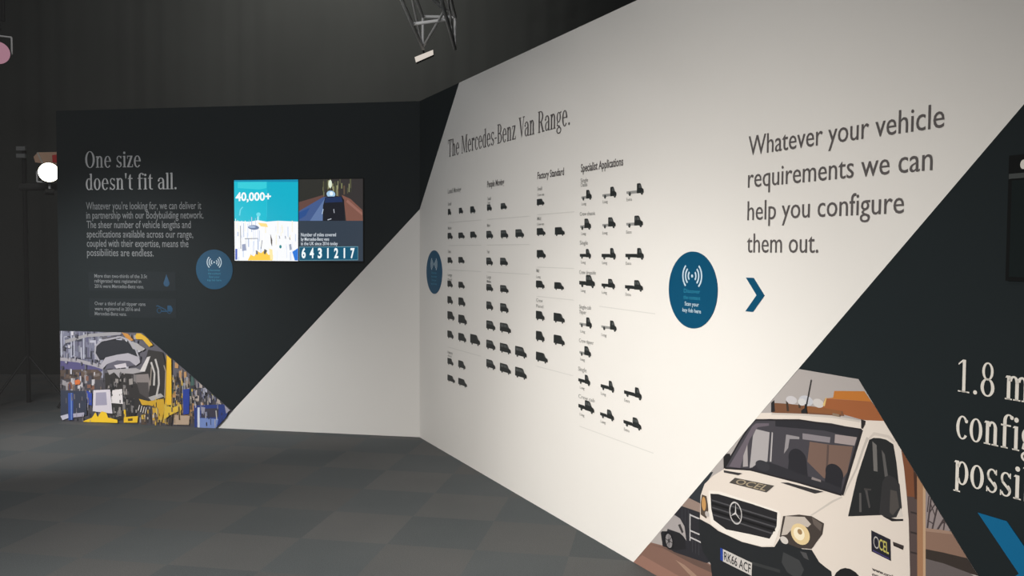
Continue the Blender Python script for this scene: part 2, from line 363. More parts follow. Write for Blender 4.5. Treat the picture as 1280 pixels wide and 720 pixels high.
disc(FL, -1.9043, 1.431, .178, 'blue round sticker on the dark far wall below left of the lit screen', True)
def chevron(u, v, k, m, label):
    bm = bmesh.new(); slab(bm, [(p[0]*k, p[1]*k) for p in ((0, 0), (.046, 0), (.1125, .0715), (.046, .143), (0, .143), (.0665, .0715))], 0, 0.003)
    o = obj('arrow_sticker', bm, m); o.matrix_world = on(FR, u, v); tag(o, label, 'arrow')
chevron(4.0675, 1.355, 1.0, BLUE, 'small blue arrow pointing right below the plain grey lettering')
chevron(5.142, .793-.143*2.05, 2.05, BLUE2, 'large bright blue arrow below the white serif lettering at right edge')

# ---------------------------------------------------------------- chart of vehicles
ORD = ['top', 'second', 'third', 'fourth', 'fifth', 'sixth', 'seventh', 'eighth', 'ninth']
def pick(k, n): return 'only one' if n == 1 else (['left', 'right'] if n == 2 else ['left', 'middle', 'right'])[k]
def silhouette(kind, u0, u1, v0, v1, cab, label, group):
    w, h = u1-u0, v1-v0; off = (u0, v0); T = lambda P: [(u0+x*w, v0+y*h) for x, y in P]
    B, G, D = [], [], []; wr = min(h*.17, w*.13)
    if kind in ('van', 'bus', 'tall'):
        top = 1.0
        B.append(T([(0, .16), (0, .93), (.03, top), (.60, top), (.70, .93), (.82, .60), (.96, .50), (1, .38), (1, .16)]))
        G.append(T([(.66, .60), (.66, .86), (.71, .86), (.79, .60)]))
        if kind == 'bus': G += [T([(.06, .62), (.06, .86), (.33, .86), (.33, .62)]), T([(.37, .62), (.37, .86), (.61, .86), (.61, .62)])]
        wx = (.20, .80)
    else:
        c = (cab-u0)/w; e = 1-c
        B.append(T([(c, .16), (c, .93), (c+.06*e, 1), (c+.45*e, 1), (c+.56*e, .92), (c+.74*e, .58), (c+.95*e, .48), (1, .36), (1, .16)]))
        G.append(T([(c+.30*e, .60), (c+.30*e, .86), (c+.52*e, .86), (c+.68*e, .60)] if kind[:4] != 'crew' else [(c+.08*e, .62), (c+.08*e, .86), (c+.22*e, .86), (c+.22*e, .62)]))
        if kind[:4] == 'crew': G.append(T([(c+.30*e, .62), (c+.30*e, .86), (c+.52*e, .86), (c+.66*e, .62)]))
        if kind.endswith('flat'): D.append(T([(0, .22), (0, .42), (c+.02, .42), (c+.02, .18), (.10, .18)]))
        else: B.append(T([(0, .22), (0, .50), (c-.02, .50), (c-.02, .44), (c+.02, .44), (c+.02, .20), (.08, .20)]))
        wx = (.22 if w > .3 else .2, 1-.25*e)
    bm = bmesh.new()
    for P in D: slab(bm, P, None, .0014, 2, off)
    for P in B: slab(bm, P, None, .0016, 0, off)
    for x in wx: slab(bm, ell(u0+x*w, v0+wr, wr, wr, 16), None, .0018, 0, off)
    for x in wx: slab(bm, ell(u0+x*w, v0+wr, wr*.45, wr*.45, 10), None, .0020, 1, off)
    for P in G: slab(bm, P, None, .0018, 1, off)
    o = obj('vehicle_silhouette', bm, [SILH, SILH2, BEDGREY]); o.matrix_world = on(FR, u0, v0); tag(o, label, 'silhouette', group)
def rows(colname, kinds, data, group, what):
    """data: rows of (lower left, upper right) wall points"""
    for r, row in enumerate(data):
        for k, q in enumerate(row):
            (u0, v0), (u1, v1) = q[0], q[1]
            kind = kinds[r]; n = len(row)
            lab = f'{what(r)}, {pick(k, n)} in {ORD[r]} row of {colname}'
            silhouette(kind, u0, u1, v0, v1, q[2][0] if len(q) > 2 else None, lab, group)

rows("the first column, nearest the corner", ['van']*9, [[((0.652,1.885),(0.719,1.936)),((0.878,1.887),(0.960,1.934)),((1.097,1.881),(1.192,1.935)),],
  [((0.648,1.697),(0.753,1.749)),((0.870,1.698),(0.993,1.747)),((1.099,1.699),(1.217,1.750)),],
  [((0.649,1.508),(0.753,1.558)),((0.871,1.511),(0.991,1.562)),],
  [((0.646,1.321),(0.756,1.375)),((0.873,1.321),(0.997,1.374)),],
  [((0.647,1.190),(0.761,1.252)),((0.874,1.187),(1.009,1.254)),],
  [((0.648,1.064),(0.795,1.134)),((0.873,1.050),(1.041,1.123)),],
  [((0.649,0.920),(0.778,0.982)),((0.874,0.917),(1.029,0.983)),((1.105,0.917),(1.286,0.995)),],
  [((0.650,0.711),(0.776,0.765)),((0.875,0.711),(1.016,0.773)),],
  [((0.651,0.578),(0.808,0.632)),((0.876,0.579),(1.047,0.637)),],
  ], 'silhouettes in the first chart column', lambda r: 'dark panel van silhouette')
rows("the second column", ['bus']*8, [[((1.397,1.887),(1.479,1.935)),((1.624,1.887),(1.721,1.932)),],
  [((1.388,1.692),(1.502,1.749)),((1.626,1.692),(1.744,1.749)),((1.853,1.692),(1.979,1.750)),],
  [((1.389,1.505),(1.500,1.561)),((1.619,1.506),(1.740,1.562)),],
  [((1.391,1.323),(1.506,1.375)),((1.622,1.322),(1.754,1.376)),],
  [((1.393,1.191),(1.508,1.252)),((1.623,1.188),(1.755,1.252)),],
  [((1.394,1.050),(1.546,1.117)),((1.621,1.051),(1.794,1.119)),],
  [((1.395,0.913),(1.548,0.980)),((1.622,0.913),(1.795,0.980)),((1.858,0.912),(2.028,0.983)),],
  [((1.397,0.777),(1.549,0.842)),((1.624,0.776),(1.797,0.842)),((1.860,0.775),(2.030,0.845)),],
  ], 'silhouettes in the second chart column', lambda r: 'dark windowed van silhouette')
rows("the third column", ['van']*7, [[((2.153,1.888),(2.252,1.932)),],
  [((2.155,1.701),(2.269,1.751)),((2.389,1.698),(2.508,1.751)),],
  [((2.157,1.561),(2.276,1.615)),],
  [((2.149,1.373),(2.264,1.424)),((2.387,1.375),(2.504,1.422)),],
  [((2.151,1.175),(2.266,1.234)),((2.382,1.178),(2.518,1.237)),],
  [((2.153,1.043),(2.268,1.108)),((2.384,1.044),(2.520,1.105)),],
  [((2.155,0.915),(2.312,0.977)),],
  ], 'silhouettes in the third chart column', lambda r: 'dark delivery van silhouette')
K4 = ['flat', 'crewflat', 'drop', 'crewdrop', 'flat', 'crewflat', 'drop', 'crewdrop']
rows("the fourth, farthest column", K4, [[((2.697,1.894),(2.809,1.951),(2.750,)),((2.920,1.892),(3.059,1.952),(2.999,)),((3.154,1.893),(3.308,1.953),(3.248,)),],
  [((2.687,1.728),(2.805,1.791),(2.733,)),((2.923,1.731),(3.054,1.790),(2.981,)),((3.155,1.730),(3.305,1.790),(3.229,)),],
  [((2.686,1.565),(2.807,1.621),(2.752,)),((2.918,1.563),(3.059,1.625),(3.004,)),((3.151,1.565),(3.316,1.625),(3.257,)),],
  [((2.682,1.403),(2.852,1.475),(2.755,)),((2.921,1.405),(3.056,1.460),(2.987,)),((3.150,1.403),(3.312,1.461),(3.234,)),],
  [((2.688,1.175),(2.823,1.236),(2.762,)),((2.922,1.179),(3.073,1.237),(3.010,)),],
  [((2.691,1.012),(2.818,1.072),(2.745,)),],
  [((2.681,0.850),(2.811,0.910),(2.753,)),((2.922,0.850),(3.057,0.911),(3.004,)),((3.152,0.850),(3.312,0.912),(3.252,)),],
  [((2.684,0.698),(2.857,0.766),(2.756,)),((2.920,0.696),(3.059,0.753),(2.989,)),((3.150,0.694),(3.313,0.754),(3.234,)),],
  ], 'silhouettes in the fourth chart column',
     lambda r: {'flat': 'dark cab with bare grey chassis', 'crewflat': 'dark crew cab with bare chassis', 'drop': 'dark pickup truck silhouette', 'crewdrop': 'dark crew cab pickup silhouette'}[K4[r]])


def column_text(label, heading, caps, rules):
    """heading and captions: (text, lower left, lower right, cap height); rules: end points"""
    u0, v0 = heading[1][0], min([c[1][1] for c in caps]+[heading[1][1]])
    t = empty('chart_lettering', on(FR, u0, v0), label, 'lettering', 'chart column lettering')
    text_line('heading', heading[0], heading[1][0], heading[2][0], heading[1][1], heading[3], CHARTXT if heading[3] > .04 else CAPT, t, (u0, v0), .0016, 0.02)
    for s, a, b, c in caps: text_line('caption', s, a[0], b[0], a[1], c, CAPT, t, (u0, v0), .0016, 0.008)
    for a, b in rules:
        bm = bmesh.new(); slab(bm, line(a, b, .005), None, .0014, 0, (u0, v0)); obj('divider_line', bm, FAINT, t)
column_text('small faint heading and captions of the chart column nearest the corner', ('Load Moving', *[(0.6508,2.057),(0.92,2.0548)], .036),
    [('Small', (.655, 1.962), (.72, 1.962), .024), ('Medium', (.655, 1.775), (.73, 1.775), .024), ('Compact', (.655, 1.592), (.72, 1.592), .024), ('Large', (.655, 1.410), (.74, 1.410), .022), ('Panel', (.655, 1.376), (.74, 1.376), .018), ('Heavy', (.655, .800), (.76, .800), .022), ('duty', (.655, .776), (.74, .776), .016)],
    [((.66, 1.83), (1.3, 1.83)), ((.66, 1.65), (1.3, 1.65)), ((.66, 1.46), (1.3, 1.46)), ((.66, .85), (1.3, .85))])
column_text('heading and captions over the windowed vans in the second chart column', ('People Moving', *[(1.3993,2.0556),(1.6757,2.0572)], .042),
    [('Small', (1.405, 1.965), (1.46, 1.965), .022), ('5 seats', (1.405, 1.94), (1.45, 1.94), .016), ('Medium', (1.40, 1.778), (1.45, 1.778), .022), ('Travel', (1.40, 1.592), (1.44, 1.592), .022), ('Large', (1.40, 1.415), (1.47, 1.415), .022), ('Minibus', (1.40, 1.385), (1.47, 1.385), .018)],
    [((1.40, 1.83), (2.06, 1.83)), ((1.40, 1.65), (2.06, 1.65)), ((1.40, 1.46), (2.06, 1.46))])
column_text('heading and captions over the delivery vans in the third chart column', ('Factory Standard', *[(2.1593,2.0564),(2.4948,2.0566)], .042),
    [('Small', (2.16, 1.985), (2.22, 1.985), .022), ('Crew van', (2.16, 1.95), (2.25, 1.95), .016), ('Mid', (2.16, 1.80), (2.21, 1.80), .022), ('Crew van', (2.16, 1.768), (2.25, 1.768), .016), ('Mid', (2.155, 1.475), (2.19, 1.475), .022), ('Long', (2.155, 1.44), (2.21, 1.44), .016), ('Crew', (2.155, 1.29), (2.24, 1.29), .022), ('Panel', (2.155, 1.255), (2.25, 1.255), .02)],
    [((2.16, 1.835), (2.62, 1.835)), ((2.16, 1.508), (2.62, 1.508)), ((2.16, 1.325), (2.62, 1.325)), ((2.16, .885), (2.62, .885))])
column_text('bold heading and captions over cabs and pickups in the fourth chart column', ('Specialist Applications', *[(2.6888,2.0561),(3.1203,2.0496)], .044),
    [('Single', *[(2.6871,1.9965),(2.7685,1.9943)], .023), ('Chassis', *[(2.6875,1.9725),(2.762,1.9711)], .021), ('Crew chassis', *[(2.6814,1.8086),(2.8458,1.8079)], .021), ('Single', *[(2.6842,1.6447),(2.7721,1.6442)], .023), ('Crew dropside', *[(2.6808,1.4785),(2.8601,1.4795)], .021), ('Single-cab', *[(2.6833,1.2812),(2.8128,1.2857)], .022), ('Tipper', *[(2.6838,1.2524),(2.7616,1.2554)], .021), ('Crew tipper', *[(2.6848,1.0884),(2.846,1.0931)], .021), ('Single', *[(2.6786,0.9241),(2.7717,0.927)], .023), ('Crew cab', *[(2.684,0.7677),(2.861,0.7755)], .021)]
    +[(s, (u, v), (u+.05, v), .016) for v in (1.868, 1.70, 1.538, 1.377, 1.145, .985, .822, .668) for s, u in (('Long', 2.70), ('Long', 2.925), ('Extra', 3.155)) if not (v == .985 and u > 2.8) and not (v == 1.145 and u > 3)],
    [((2.9, 1.306), (3.42, 1.300)), ((2.70, .605), (3.42, .605))])


# ---------------------------------------------------------------- picture of the white truck on the right wall
def ew(c, e, n=24):
    """ellipse from its centre, a point on its horizontal axis and a point on its vertical axis"""
    o, a, b = e
    return (c, [(o[0]+(a[0]-o[0])*math.cos(t)+(b[0]-o[0])*math.sin(t), o[1]+(a[1]-o[1])*math.cos(t)+(b[1]-o[1])*math.sin(t)) for t in [2*math.pi*k/n for k in range(n)]])
def ering(c, e, k, n=28):
    o, a, b = e; out = []
    for i in range(n):
        q = []
        for j, f in ((i, 1), (i+1, 1), (i+1, k), (i, k)):
            t = 2*math.pi*j/n; q.append((o[0]+f*((a[0]-o[0])*math.cos(t)+(b[0]-o[0])*math.sin(t)), o[1]+f*((a[1]-o[1])*math.cos(t)+(b[1]-o[1])*math.sin(t))))
        out.append((c, q))
    return out
hullR = [(3.257, 0.001), (5.665, 0.001), (4.668, 1.148), (4.378, 1.148)]
t = empty('truck_picture', on(FR, 3.257, 0), 'photograph of a white truck printed low on the right wall beside the dark panel', 'picture')
bm = bmesh.new(); slab(bm, hullR, 0, .0018, 0, (3.257, 0)); obj('print_backing', bm, ink((120, 115, 112)), t)
P = Print(t, (3.257, 0), hullR, inkf=lambda c: mat('print_ink', c, 0.55, spec=0.2, gain=GAIN_R))
P.part('sky', [((186, 180, 178), hullR)])
P.part('courtyard_ground', [((140, 108, 96), [(3.0922,-0.1298),(3.4078,0.1521),(3.6098,0.1846),(3.7724,0.1919),(3.8633,0.1965),(3.9299,0.1648),(3.9454,-0.4833),(3.1073,-0.9114)]),
    ((160, 122, 108), [(3.2412,-0.0057),(3.3333,0.0625),(3.5936,0.0622),(3.8215,0.0598),(3.8268,-0.1691),(3.246,-0.2448)]), ((110, 88, 80), [(3.3944,0.1397),(3.508,0.1558),(3.7499,0.1543),(3.8753,0.1602),(3.8746,0.1893),(3.7724,0.1919),(3.5974,0.1767)]),
    ((170, 140, 122), [(3.611,0.1305),(3.6788,0.1302),(3.7743,0.11),(3.7396,0.0903)])])
P.part('background_building', [((52, 58, 64), [(3.684,0.4373),(3.8424,0.6118),(3.8755,0.6196),(3.805,0.5216),(3.7897,0.4435)]), ((158, 138, 128), [(3.6362,0.3936),(3.7015,0.4571),(3.7952,0.4524),(3.7963,0.4082),(3.7087,0.4023)])])
P.part('fence', [((48, 48, 54), [(3.575,0.3337),(3.6421,0.4029),(3.7962,0.4119),(3.8849,0.222),(3.841,0.1926),(3.5977,0.1651),(3.5076,0.1755)])]+
    [((66, 66, 72), line(a, b, .004)) for a, b in ([(3.6545,0.3987),(3.6558,0.3377)], [(3.6788,0.3978),(3.6804,0.3258)], [(3.7028,0.4006),(3.7048,0.3139)], [(3.7368,0.2103),(3.735,0.2928)], [(3.7603,0.2105),(3.7584,0.2925)], [(3.7836,0.2106),(3.7817,0.2922)])]+
    [((205, 203, 205), line(a, b, .007)) for a, b in ([(3.7151,0.3852),(3.718,0.2573)], [(3.7152,0.3795),(3.7969,0.3805)], [(3.7169,0.3062),(3.7986,0.3086)], [(3.7176,0.2742),(3.7993,0.2753)])])
P.part('parked_car', [((40, 40, 44), [(3.4867,0.2328),(3.5829,0.2619),(3.6756,0.2708),(3.6891,0.2101),(3.61,0.1768),(3.5079,0.1637)]), ((178, 172, 172), [(3.4607,0.2088),(3.5109,0.2651),(3.5899,0.3458),(3.6404,0.3409),(3.6746,0.3137),(3.6912,0.2489),(3.6666,0.2642),(3.6389,0.2711),(3.5828,0.2658),(3.5253,0.2603),(3.4869,0.2248)]),
    ((70, 66, 68), [(3.6258,0.3058),(3.6441,0.315),(3.6692,0.2842),(3.6573,0.2729)]), ew((30, 30, 34), [(3.5555,0.2084),(3.5967,0.2076),(3.5545,0.2513)]), ew((150, 146, 148), [(3.5568,0.2068),(3.5841,0.206),(3.556,0.24)]), ew((60, 58, 60), [(3.5568,0.2068),(3.5651,0.2067),(3.5566,0.2166)])]
    +[((58, 56, 58), line(a, b, .004)) for a, b in ([(3.5561,0.238),(3.5575,0.1756)], [(3.5297,0.2082),(3.5842,0.2056)], [(3.5368,0.1808),(3.5772,0.2328)])])
P.part('cargo_box', [((200, 126, 56), [(4.5169,1.0538),(4.5535,1.0627),(4.5581,1.0887),(4.6958,1.1083),(4.7283,1.0759),(4.5517,1.0578)]), ((168, 102, 62), [(4.5498,1.0572),(4.7283,1.0759),(4.7981,1.0086),(4.681,1.0042),(4.5892,1.0085),(4.4963,1.0138),(4.5149,1.0535)])])
P.part('cargo_tray', [((128, 88, 64), [(4.2326,0.991),(4.3243,1.0018),(4.4994,1.0158),(4.6002,1.0194),(4.6081,1.0029),(4.4036,0.9761),(4.2382,0.9504)]), ((150, 98, 62), [(4.4069,1.0087),(4.508,1.0173),(4.5927,1.0181),(4.5931,1.0047),(4.4076,0.983)]),
    ((45, 44, 46), [(4.2303,0.9906),(4.2477,1.0046),(4.2535,0.9583),(4.2313,0.9509)]), ((70, 58, 50), [(4.3127,1.0118),(4.3236,1.0135),(4.3312,0.973),(4.3182,0.9708)]), ((70, 58, 50), [(4.3794,1.0162),(4.3899,1.0179),(4.3926,0.9962),(4.3821,0.9945)])])
P.part('white_sack', [ew((214, 212, 216), [(4.3429,1.0198),(4.3729,1.0215),(4.3425,1.0358)])])
P.part('white_sack', [ew((206, 208, 216), [(4.4188,1.0289),(4.4557,1.0302),(4.4183,1.0492)]), ew((222, 222, 224), [(4.3982,1.0208),(4.419,1.0226),(4.3978,1.0349)])])
P.part('white_sack', [ew((216, 212, 210), [(4.4819,1.0298),(4.5097,1.0298),(4.4814,1.0467)]), ((230, 200, 130), [(4.5038,1.0273),(4.5187,1.0572),(4.5226,1.0578),(4.5138,1.0228)])])
P.part('cargo_side', [((132, 82, 56), [(4.8524,0.9467),(4.8781,0.9411),(4.9268,0.8809),(4.9299,0.7758),(4.8799,0.7707)]), ((92, 78, 76), [(4.8798,0.7761),(4.9297,0.7839),(4.9519,0.0309),(4.9117,0.0103)]),
    ((78, 52, 42), line(*[(4.9108,0.899),(4.9206,0.776)], .012)), ((60, 52, 52), line(*[(4.9002,0.7266),(4.9251,0.7282)], .006)), ((60, 52, 52), line(*[(4.9022,0.6584),(4.9271,0.6606)], .006)), ((60, 52, 52), line(*[(4.9042,0.5902),(4.9291,0.5929)], .006))])
P.part('bare_trees', [((158, 146, 146), [(4.9484,0.8752),(5.0959,0.7043),(5.0975,0.6531),(4.9556,0.634)])]+[((78, 68, 70), line(a, b, w)) for a, b, w in (
    (*[(4.966,0.6913),(4.9801,0.824)], .006), (*[(4.984,0.6913),(5.0073,0.8045)], .006), (*[(5.0018,0.694),(5.0404,0.7661)], .006), (*[(5.0251,0.6984),(5.0342,0.7801)], .005), (*[(5.0453,0.6992),(5.0698,0.7354)], .005), (*[(4.9734,0.7472),(5.0017,0.7951)], .004), (*[(4.9644,0.7447),(4.9688,0.7997)], .004),
    (*[(5.0128,0.7186),(5.0524,0.7485)], .004), (*[(4.9945,0.7398),(4.9756,0.7747)], .004), (*[(5.0566,0.7027),(5.0495,0.7477)], .004), (*[(4.9894,0.7117),(4.9652,0.718)], .004), (*[(5.0269,0.7359),(5.0113,0.7685)], .003))])
P.part('brick_wall', [((150, 120, 104), [(4.9571,0.6859),(5.025,0.701),(5.0819,0.7078),(5.1104,0.6831),(5.155,0.6414),(5.098,0.6352),(5.0272,0.6276),(4.9591,0.6162)]), ((62, 54, 50), [(4.9591,0.6189),(5.0272,0.6289),(5.1603,0.6432),(5.2061,0.6011),(5.1132,0.5912),(5.0282,0.5935),(4.9601,0.584)]), ((112, 104, 104), [(4.96,0.5867),(5.0282,0.5935),(5.1186,0.5931),(5.22,0.5688),(5.4207,0.2704),(4.9761,0.0432)]), ((172, 142, 124), [(4.96,0.6895),(5.025,0.7023),(5.0818,0.7104),(5.0876,0.7043),(5.0253,0.6918),(4.9603,0.6788)])])
P.part('wooden_post', [((176, 132, 98), [(4.9202,0.8957),(4.9531,0.871),(4.9791,0.0448),(4.9489,0.0293)]), ((205, 172, 140), [(4.9439,0.8742),(4.9542,0.8632),(4.9791,0.0448),(4.9701,0.0402)])])
body = (240, 230, 220)
P.part('truck_body', [(body, [(4.1029,0.8757),(4.1314,0.9047),(4.1547,0.9291),(4.1735,0.9391),(4.2359,0.95),(4.4036,0.9754),(4.5553,0.9948),(4.6811,0.9999),(4.7079,1.0054),(4.7879,1.0174),(4.8358,0.9599),(4.8537,0.9459),(4.8707,0.8678),(4.8827,0.7863),(4.8938,0.6973),(4.9039,0.5267),(4.9273,0.0183),(3.9454,-0.4833),(3.8921,0.1515),(3.8676,0.2529),(3.7886,0.3688),(3.7914,0.4922),(3.818,0.5508),(3.8759,0.603),(3.9436,0.6466),(3.9555,0.6575)]),
    ((214, 206, 198), [(4.6033,0.7016),(4.5565,0.6724),(4.4537,0.5883),(4.4635,0.5895),(4.5643,0.6685),(4.6091,0.6986)]), ((206, 198, 190), [(4.711,0.9461),(4.6912,0.8956),(4.6646,0.8194),(4.6088,0.7075),(4.6163,0.7065),(4.6753,0.8248),(4.7018,0.8979),(4.7216,0.9425)]),
    ((216, 208, 200), [(4.2359,0.95),(4.4036,0.9754),(4.5553,0.9948),(4.6811,0.9999),(4.6813,0.9926),(4.5556,0.9861),(4.4038,0.9682),(4.2339,0.9417)]), ((222, 212, 203), [(4.7181,0.9418),(4.7417,0.9694),(4.8059,0.9707),(4.8327,0.9537),(4.8263,0.9496),(4.7995,0.961),(4.7454,0.9587),(4.7252,0.9403)])])
ws = P.part('windscreen', [((74, 72, 79), [(4.141,0.9048),(4.2242,0.9229),(4.3875,0.9479),(4.5485,0.9651),(4.6892,0.9679),(4.6697,0.8969),(4.6069,0.7082),(4.5165,0.7078),(4.394,0.7034),(4.2674,0.6985),(4.1115,0.6861),(3.9565,0.6589),(4.0453,0.7921),(4.1125,0.8809)]),
    ((48, 48, 54), [(4.2571,0.9242),(4.4698,0.9567),(4.6856,0.9672),(4.6759,0.9332),(4.5104,0.9305),(4.2577,0.8981)]), ((112, 104, 114), [(3.9815,0.6696),(4.0606,0.7814),(4.1225,0.8725),(4.1461,0.8905),(4.221,0.9044),(4.2213,0.8945),(4.1561,0.8755),(4.1093,0.8155),(4.0719,0.7286),(4.0531,0.6793)])])
P.part('far_side_window', [((182, 178, 180), [(4.1468,0.8657),(4.2256,0.8679),(4.2159,0.744),(4.1787,0.7322),(4.1364,0.7022),(4.1113,0.694),(4.1283,0.835)]), ((176, 170, 172), [(4.0952,0.79),(4.101,0.6974),(4.0699,0.6884),(4.0717,0.7375)]), ((190, 186, 188), [(4.238,0.8713),(4.2449,0.8693),(4.2388,0.7492),(4.2297,0.7471)])], ws)
P.part('cab_interior', [((126, 102, 92), [(4.4436,0.8739),(4.5507,0.8837),(4.6515,0.8989),(4.6286,0.7991),(4.5926,0.7484),(4.5153,0.7505),(4.4334,0.7934)]), ((96, 80, 76), line(*[(4.5353,0.8805),(4.5308,0.7574)], .01)), ((146, 140, 146), [(4.4056,0.8992),(4.5461,0.9116),(4.5428,0.8897),(4.4062,0.8757)]), ((172, 160, 160), [(4.5676,0.9271),(4.6686,0.9362),(4.6587,0.9033),(4.5658,0.8944)]),
    ((156, 152, 156), [(4.3188,0.8773),(4.3893,0.8817),(4.3895,0.8723),(4.3375,0.863),(4.3307,0.8249),(4.3086,0.7975)]), ew((46, 46, 52), [(4.3811,0.7911),(4.4293,0.7924),(4.38,0.8322)]), ((46, 46, 52), [(4.3362,0.781),(4.4293,0.7924),(4.4394,0.7226),(4.3294,0.7084)]), ew((44, 44, 50), [(4.5678,0.78),(4.6106,0.7798),(4.5668,0.8146)]), ((44, 44, 50), [(4.5266,0.7686),(4.607,0.773),(4.6011,0.7145),(4.5202,0.7149)]),
    ((52, 52, 58), [(4.1125,0.6881),(4.1599,0.7246),(4.2159,0.744),(4.2842,0.7432),(4.3931,0.7366),(4.5156,0.7383),(4.6006,0.7324),(4.605,0.7095),(4.394,0.705),(4.2674,0.6998)]), ew((60, 60, 66), [(4.1884,0.721),(4.2303,0.7224),(4.1879,0.7427)]), ((150, 140, 140), [(4.4594,0.74),(4.5037,0.7385),(4.5039,0.7308),(4.4556,0.7297)])], ws)
P.part('windscreen_seal', [((44, 42, 46), line(a, b, w)) for a, b, w in ((*[(3.9529,0.6559),(4.0453,0.7904)], .008), (*[(4.0453,0.7904),(4.1149,0.883)], .008), (*[(4.1149,0.883),(4.141,0.9038)], .008), (*[(4.141,0.9038),(4.3875,0.9479)], .007), (*[(4.3875,0.9479),(4.6892,0.9679)], .007), (*[(4.6892,0.9679),(4.6069,0.7082)], .012), (*[(3.9555,0.6565),(4.1125,0.6864)], .008), (*[(4.1125,0.6864),(4.3941,0.7019)], .008), (*[(4.3941,0.7019),(4.6051,0.7077)], .008))])
P.part('wing_mirror', [((40, 40, 42), [(3.9434,0.7178),(3.9853,0.727),(3.9908,0.7141),(3.9607,0.6612),(3.9477,0.6511)])], label='small wing mirror on the far side')
P.part('side_window', [((40, 42, 44), [(4.7235,0.9382),(4.7423,0.9489),(4.7695,0.9533),(4.7964,0.9531),(4.8252,0.9427),(4.8396,0.8833),(4.8512,0.8103),(4.8649,0.7361),(4.8458,0.6945),(4.8076,0.6793),(4.784,0.6833),(4.6368,0.6366),(4.6727,0.7884)]), ((118, 116, 114), [(4.7371,0.9356),(4.756,0.9254),(4.7627,0.8327),(4.7456,0.8312)]), ((98, 96, 96), [(4.7774,0.914),(4.7912,0.9),(4.8067,0.8274),(4.7935,0.8213)]),
    ((92, 90, 90), [(4.685,0.7364),(4.6939,0.7387),(4.6976,0.6695),(4.687,0.6665)]), ((84, 82, 82), [(4.7094,0.7544),(4.7199,0.7571),(4.7355,0.6976),(4.7287,0.6928)]), ((70, 68, 68), [(4.7057,0.7592),(4.7371,0.7644),(4.7373,0.7587),(4.7059,0.752)])])
P.part('wing_mirror', [((54, 54, 56), [(4.784,0.802),(4.7968,0.8222),(4.8099,0.8321),(4.8331,0.8282),(4.8544,0.8112),(4.866,0.7336),(4.8532,0.6966),(4.8077,0.6779),(4.7738,0.6853)]), ((84, 80, 78), [(4.8179,0.7823),(4.8442,0.7835),(4.8554,0.7307),(4.8303,0.6957),(4.8169,0.7031)]), ((228, 220, 212), [(4.861,0.7295),(4.8723,0.7049),(4.8436,0.6897)]), ((40, 38, 40), [(4.7875,0.6806),(4.8437,0.6869),(4.8726,0.6952),(4.8728,0.6884),(4.8277,0.6738)])], label='large wing mirror on the near side')
P.part('bumper', [((40, 43, 46), [(3.7831,0.3821),(3.8646,0.3771),(3.9197,0.3653),(4.0709,0.3643),(4.1924,0.3805),(4.2659,0.4041),(4.2989,0.4543),(4.3338,0.4404),(4.4173,0.4445),(4.465,0.4567),(4.5044,0.4213),(4.5363,0.412),(4.5638,0.4061),(4.5728,0.3603),(4.5793,-0.1595),(3.913,-0.4998),(3.8811,0.1476),(3.8688,0.2005),(3.8174,0.2366),(3.7904,0.2911)]), ((66, 68, 70), [(4.3155,0.3986),(4.4022,0.3949),(4.4282,0.3655),(4.4043,0.3156),(4.3394,0.3251),(4.3078,0.3535)]), ((84, 84, 86), [(4.4055,0.4311),(4.4388,0.4356),(4.4519,0.4115),(4.4269,0.4127)]), ((58, 60, 62), [(4.1075,0.2964),(4.2997,0.3212),(4.3,0.3081),(4.1078,0.2827)])])
P.part('wheel', [ew((34, 34, 36), [(4.6566,0.3249),(4.7496,0.3253),(4.6532,0.446)]), ew((120, 118, 118), [(4.6566,0.3249),(4.7037,0.3251),(4.6549,0.3869)]), ew((60, 60, 62), [(4.6566,0.3249),(4.6785,0.3243),(4.6558,0.3544)])])
gr = P.part('grille', [((250, 244, 236), [(3.8499,0.5295),(3.9208,0.5443),(4.289,0.5593),(4.2983,0.5472),(4.2953,0.4906),(4.2613,0.4076),(4.1923,0.3839),(4.0709,0.3661),(3.9519,0.3664),(3.8701,0.3817),(3.8463,0.4444)]), ((42, 42, 45), [(3.8613,0.5179),(3.9158,0.5303),(4.1258,0.5444),(4.2789,0.5499),(4.2764,0.4922),(4.2378,0.4291),(4.1184,0.4119),(3.9705,0.3877),(3.8861,0.4046),(3.8685,0.4505)]),
    ((84, 84, 88), line(*[(3.873,0.4918),(4.2766,0.518)], .006)), ((84, 84, 88), line(*[(3.8738,0.4593),(4.2729,0.4872)], .006)), ((84, 84, 88), line(*[(3.88,0.4283),(4.2555,0.4555)], .006)), ((24, 24, 26), line(*[(3.8733,0.4774),(4.2769,0.5049)], .009)), ((24, 24, 26), line(*[(3.8796,0.4445),(4.2687,0.4728)], .009))])
em = [(4.0306,0.4774),(4.0712,0.4771),(4.0294,0.5262)]
P.part('star_badge', ering((205, 203, 203), em, .86)+[((214, 212, 212), [(em[0][0]+x*(em[1][0]-em[0][0])+y*(em[2][0]-em[0][0]), em[0][1]+x*(em[1][1]-em[0][1])+y*(em[2][1]-em[0][1])) for x, y in q])
    for a in (90, 210, 330) for q in [[(.93*math.cos(R_(a)), .93*math.sin(R_(a))), (.10*math.cos(R_(a+62)), .10*math.sin(R_(a+62))), (0, 0), (.10*math.cos(R_(a-62)), .10*math.sin(R_(a-62)))]]], gr)
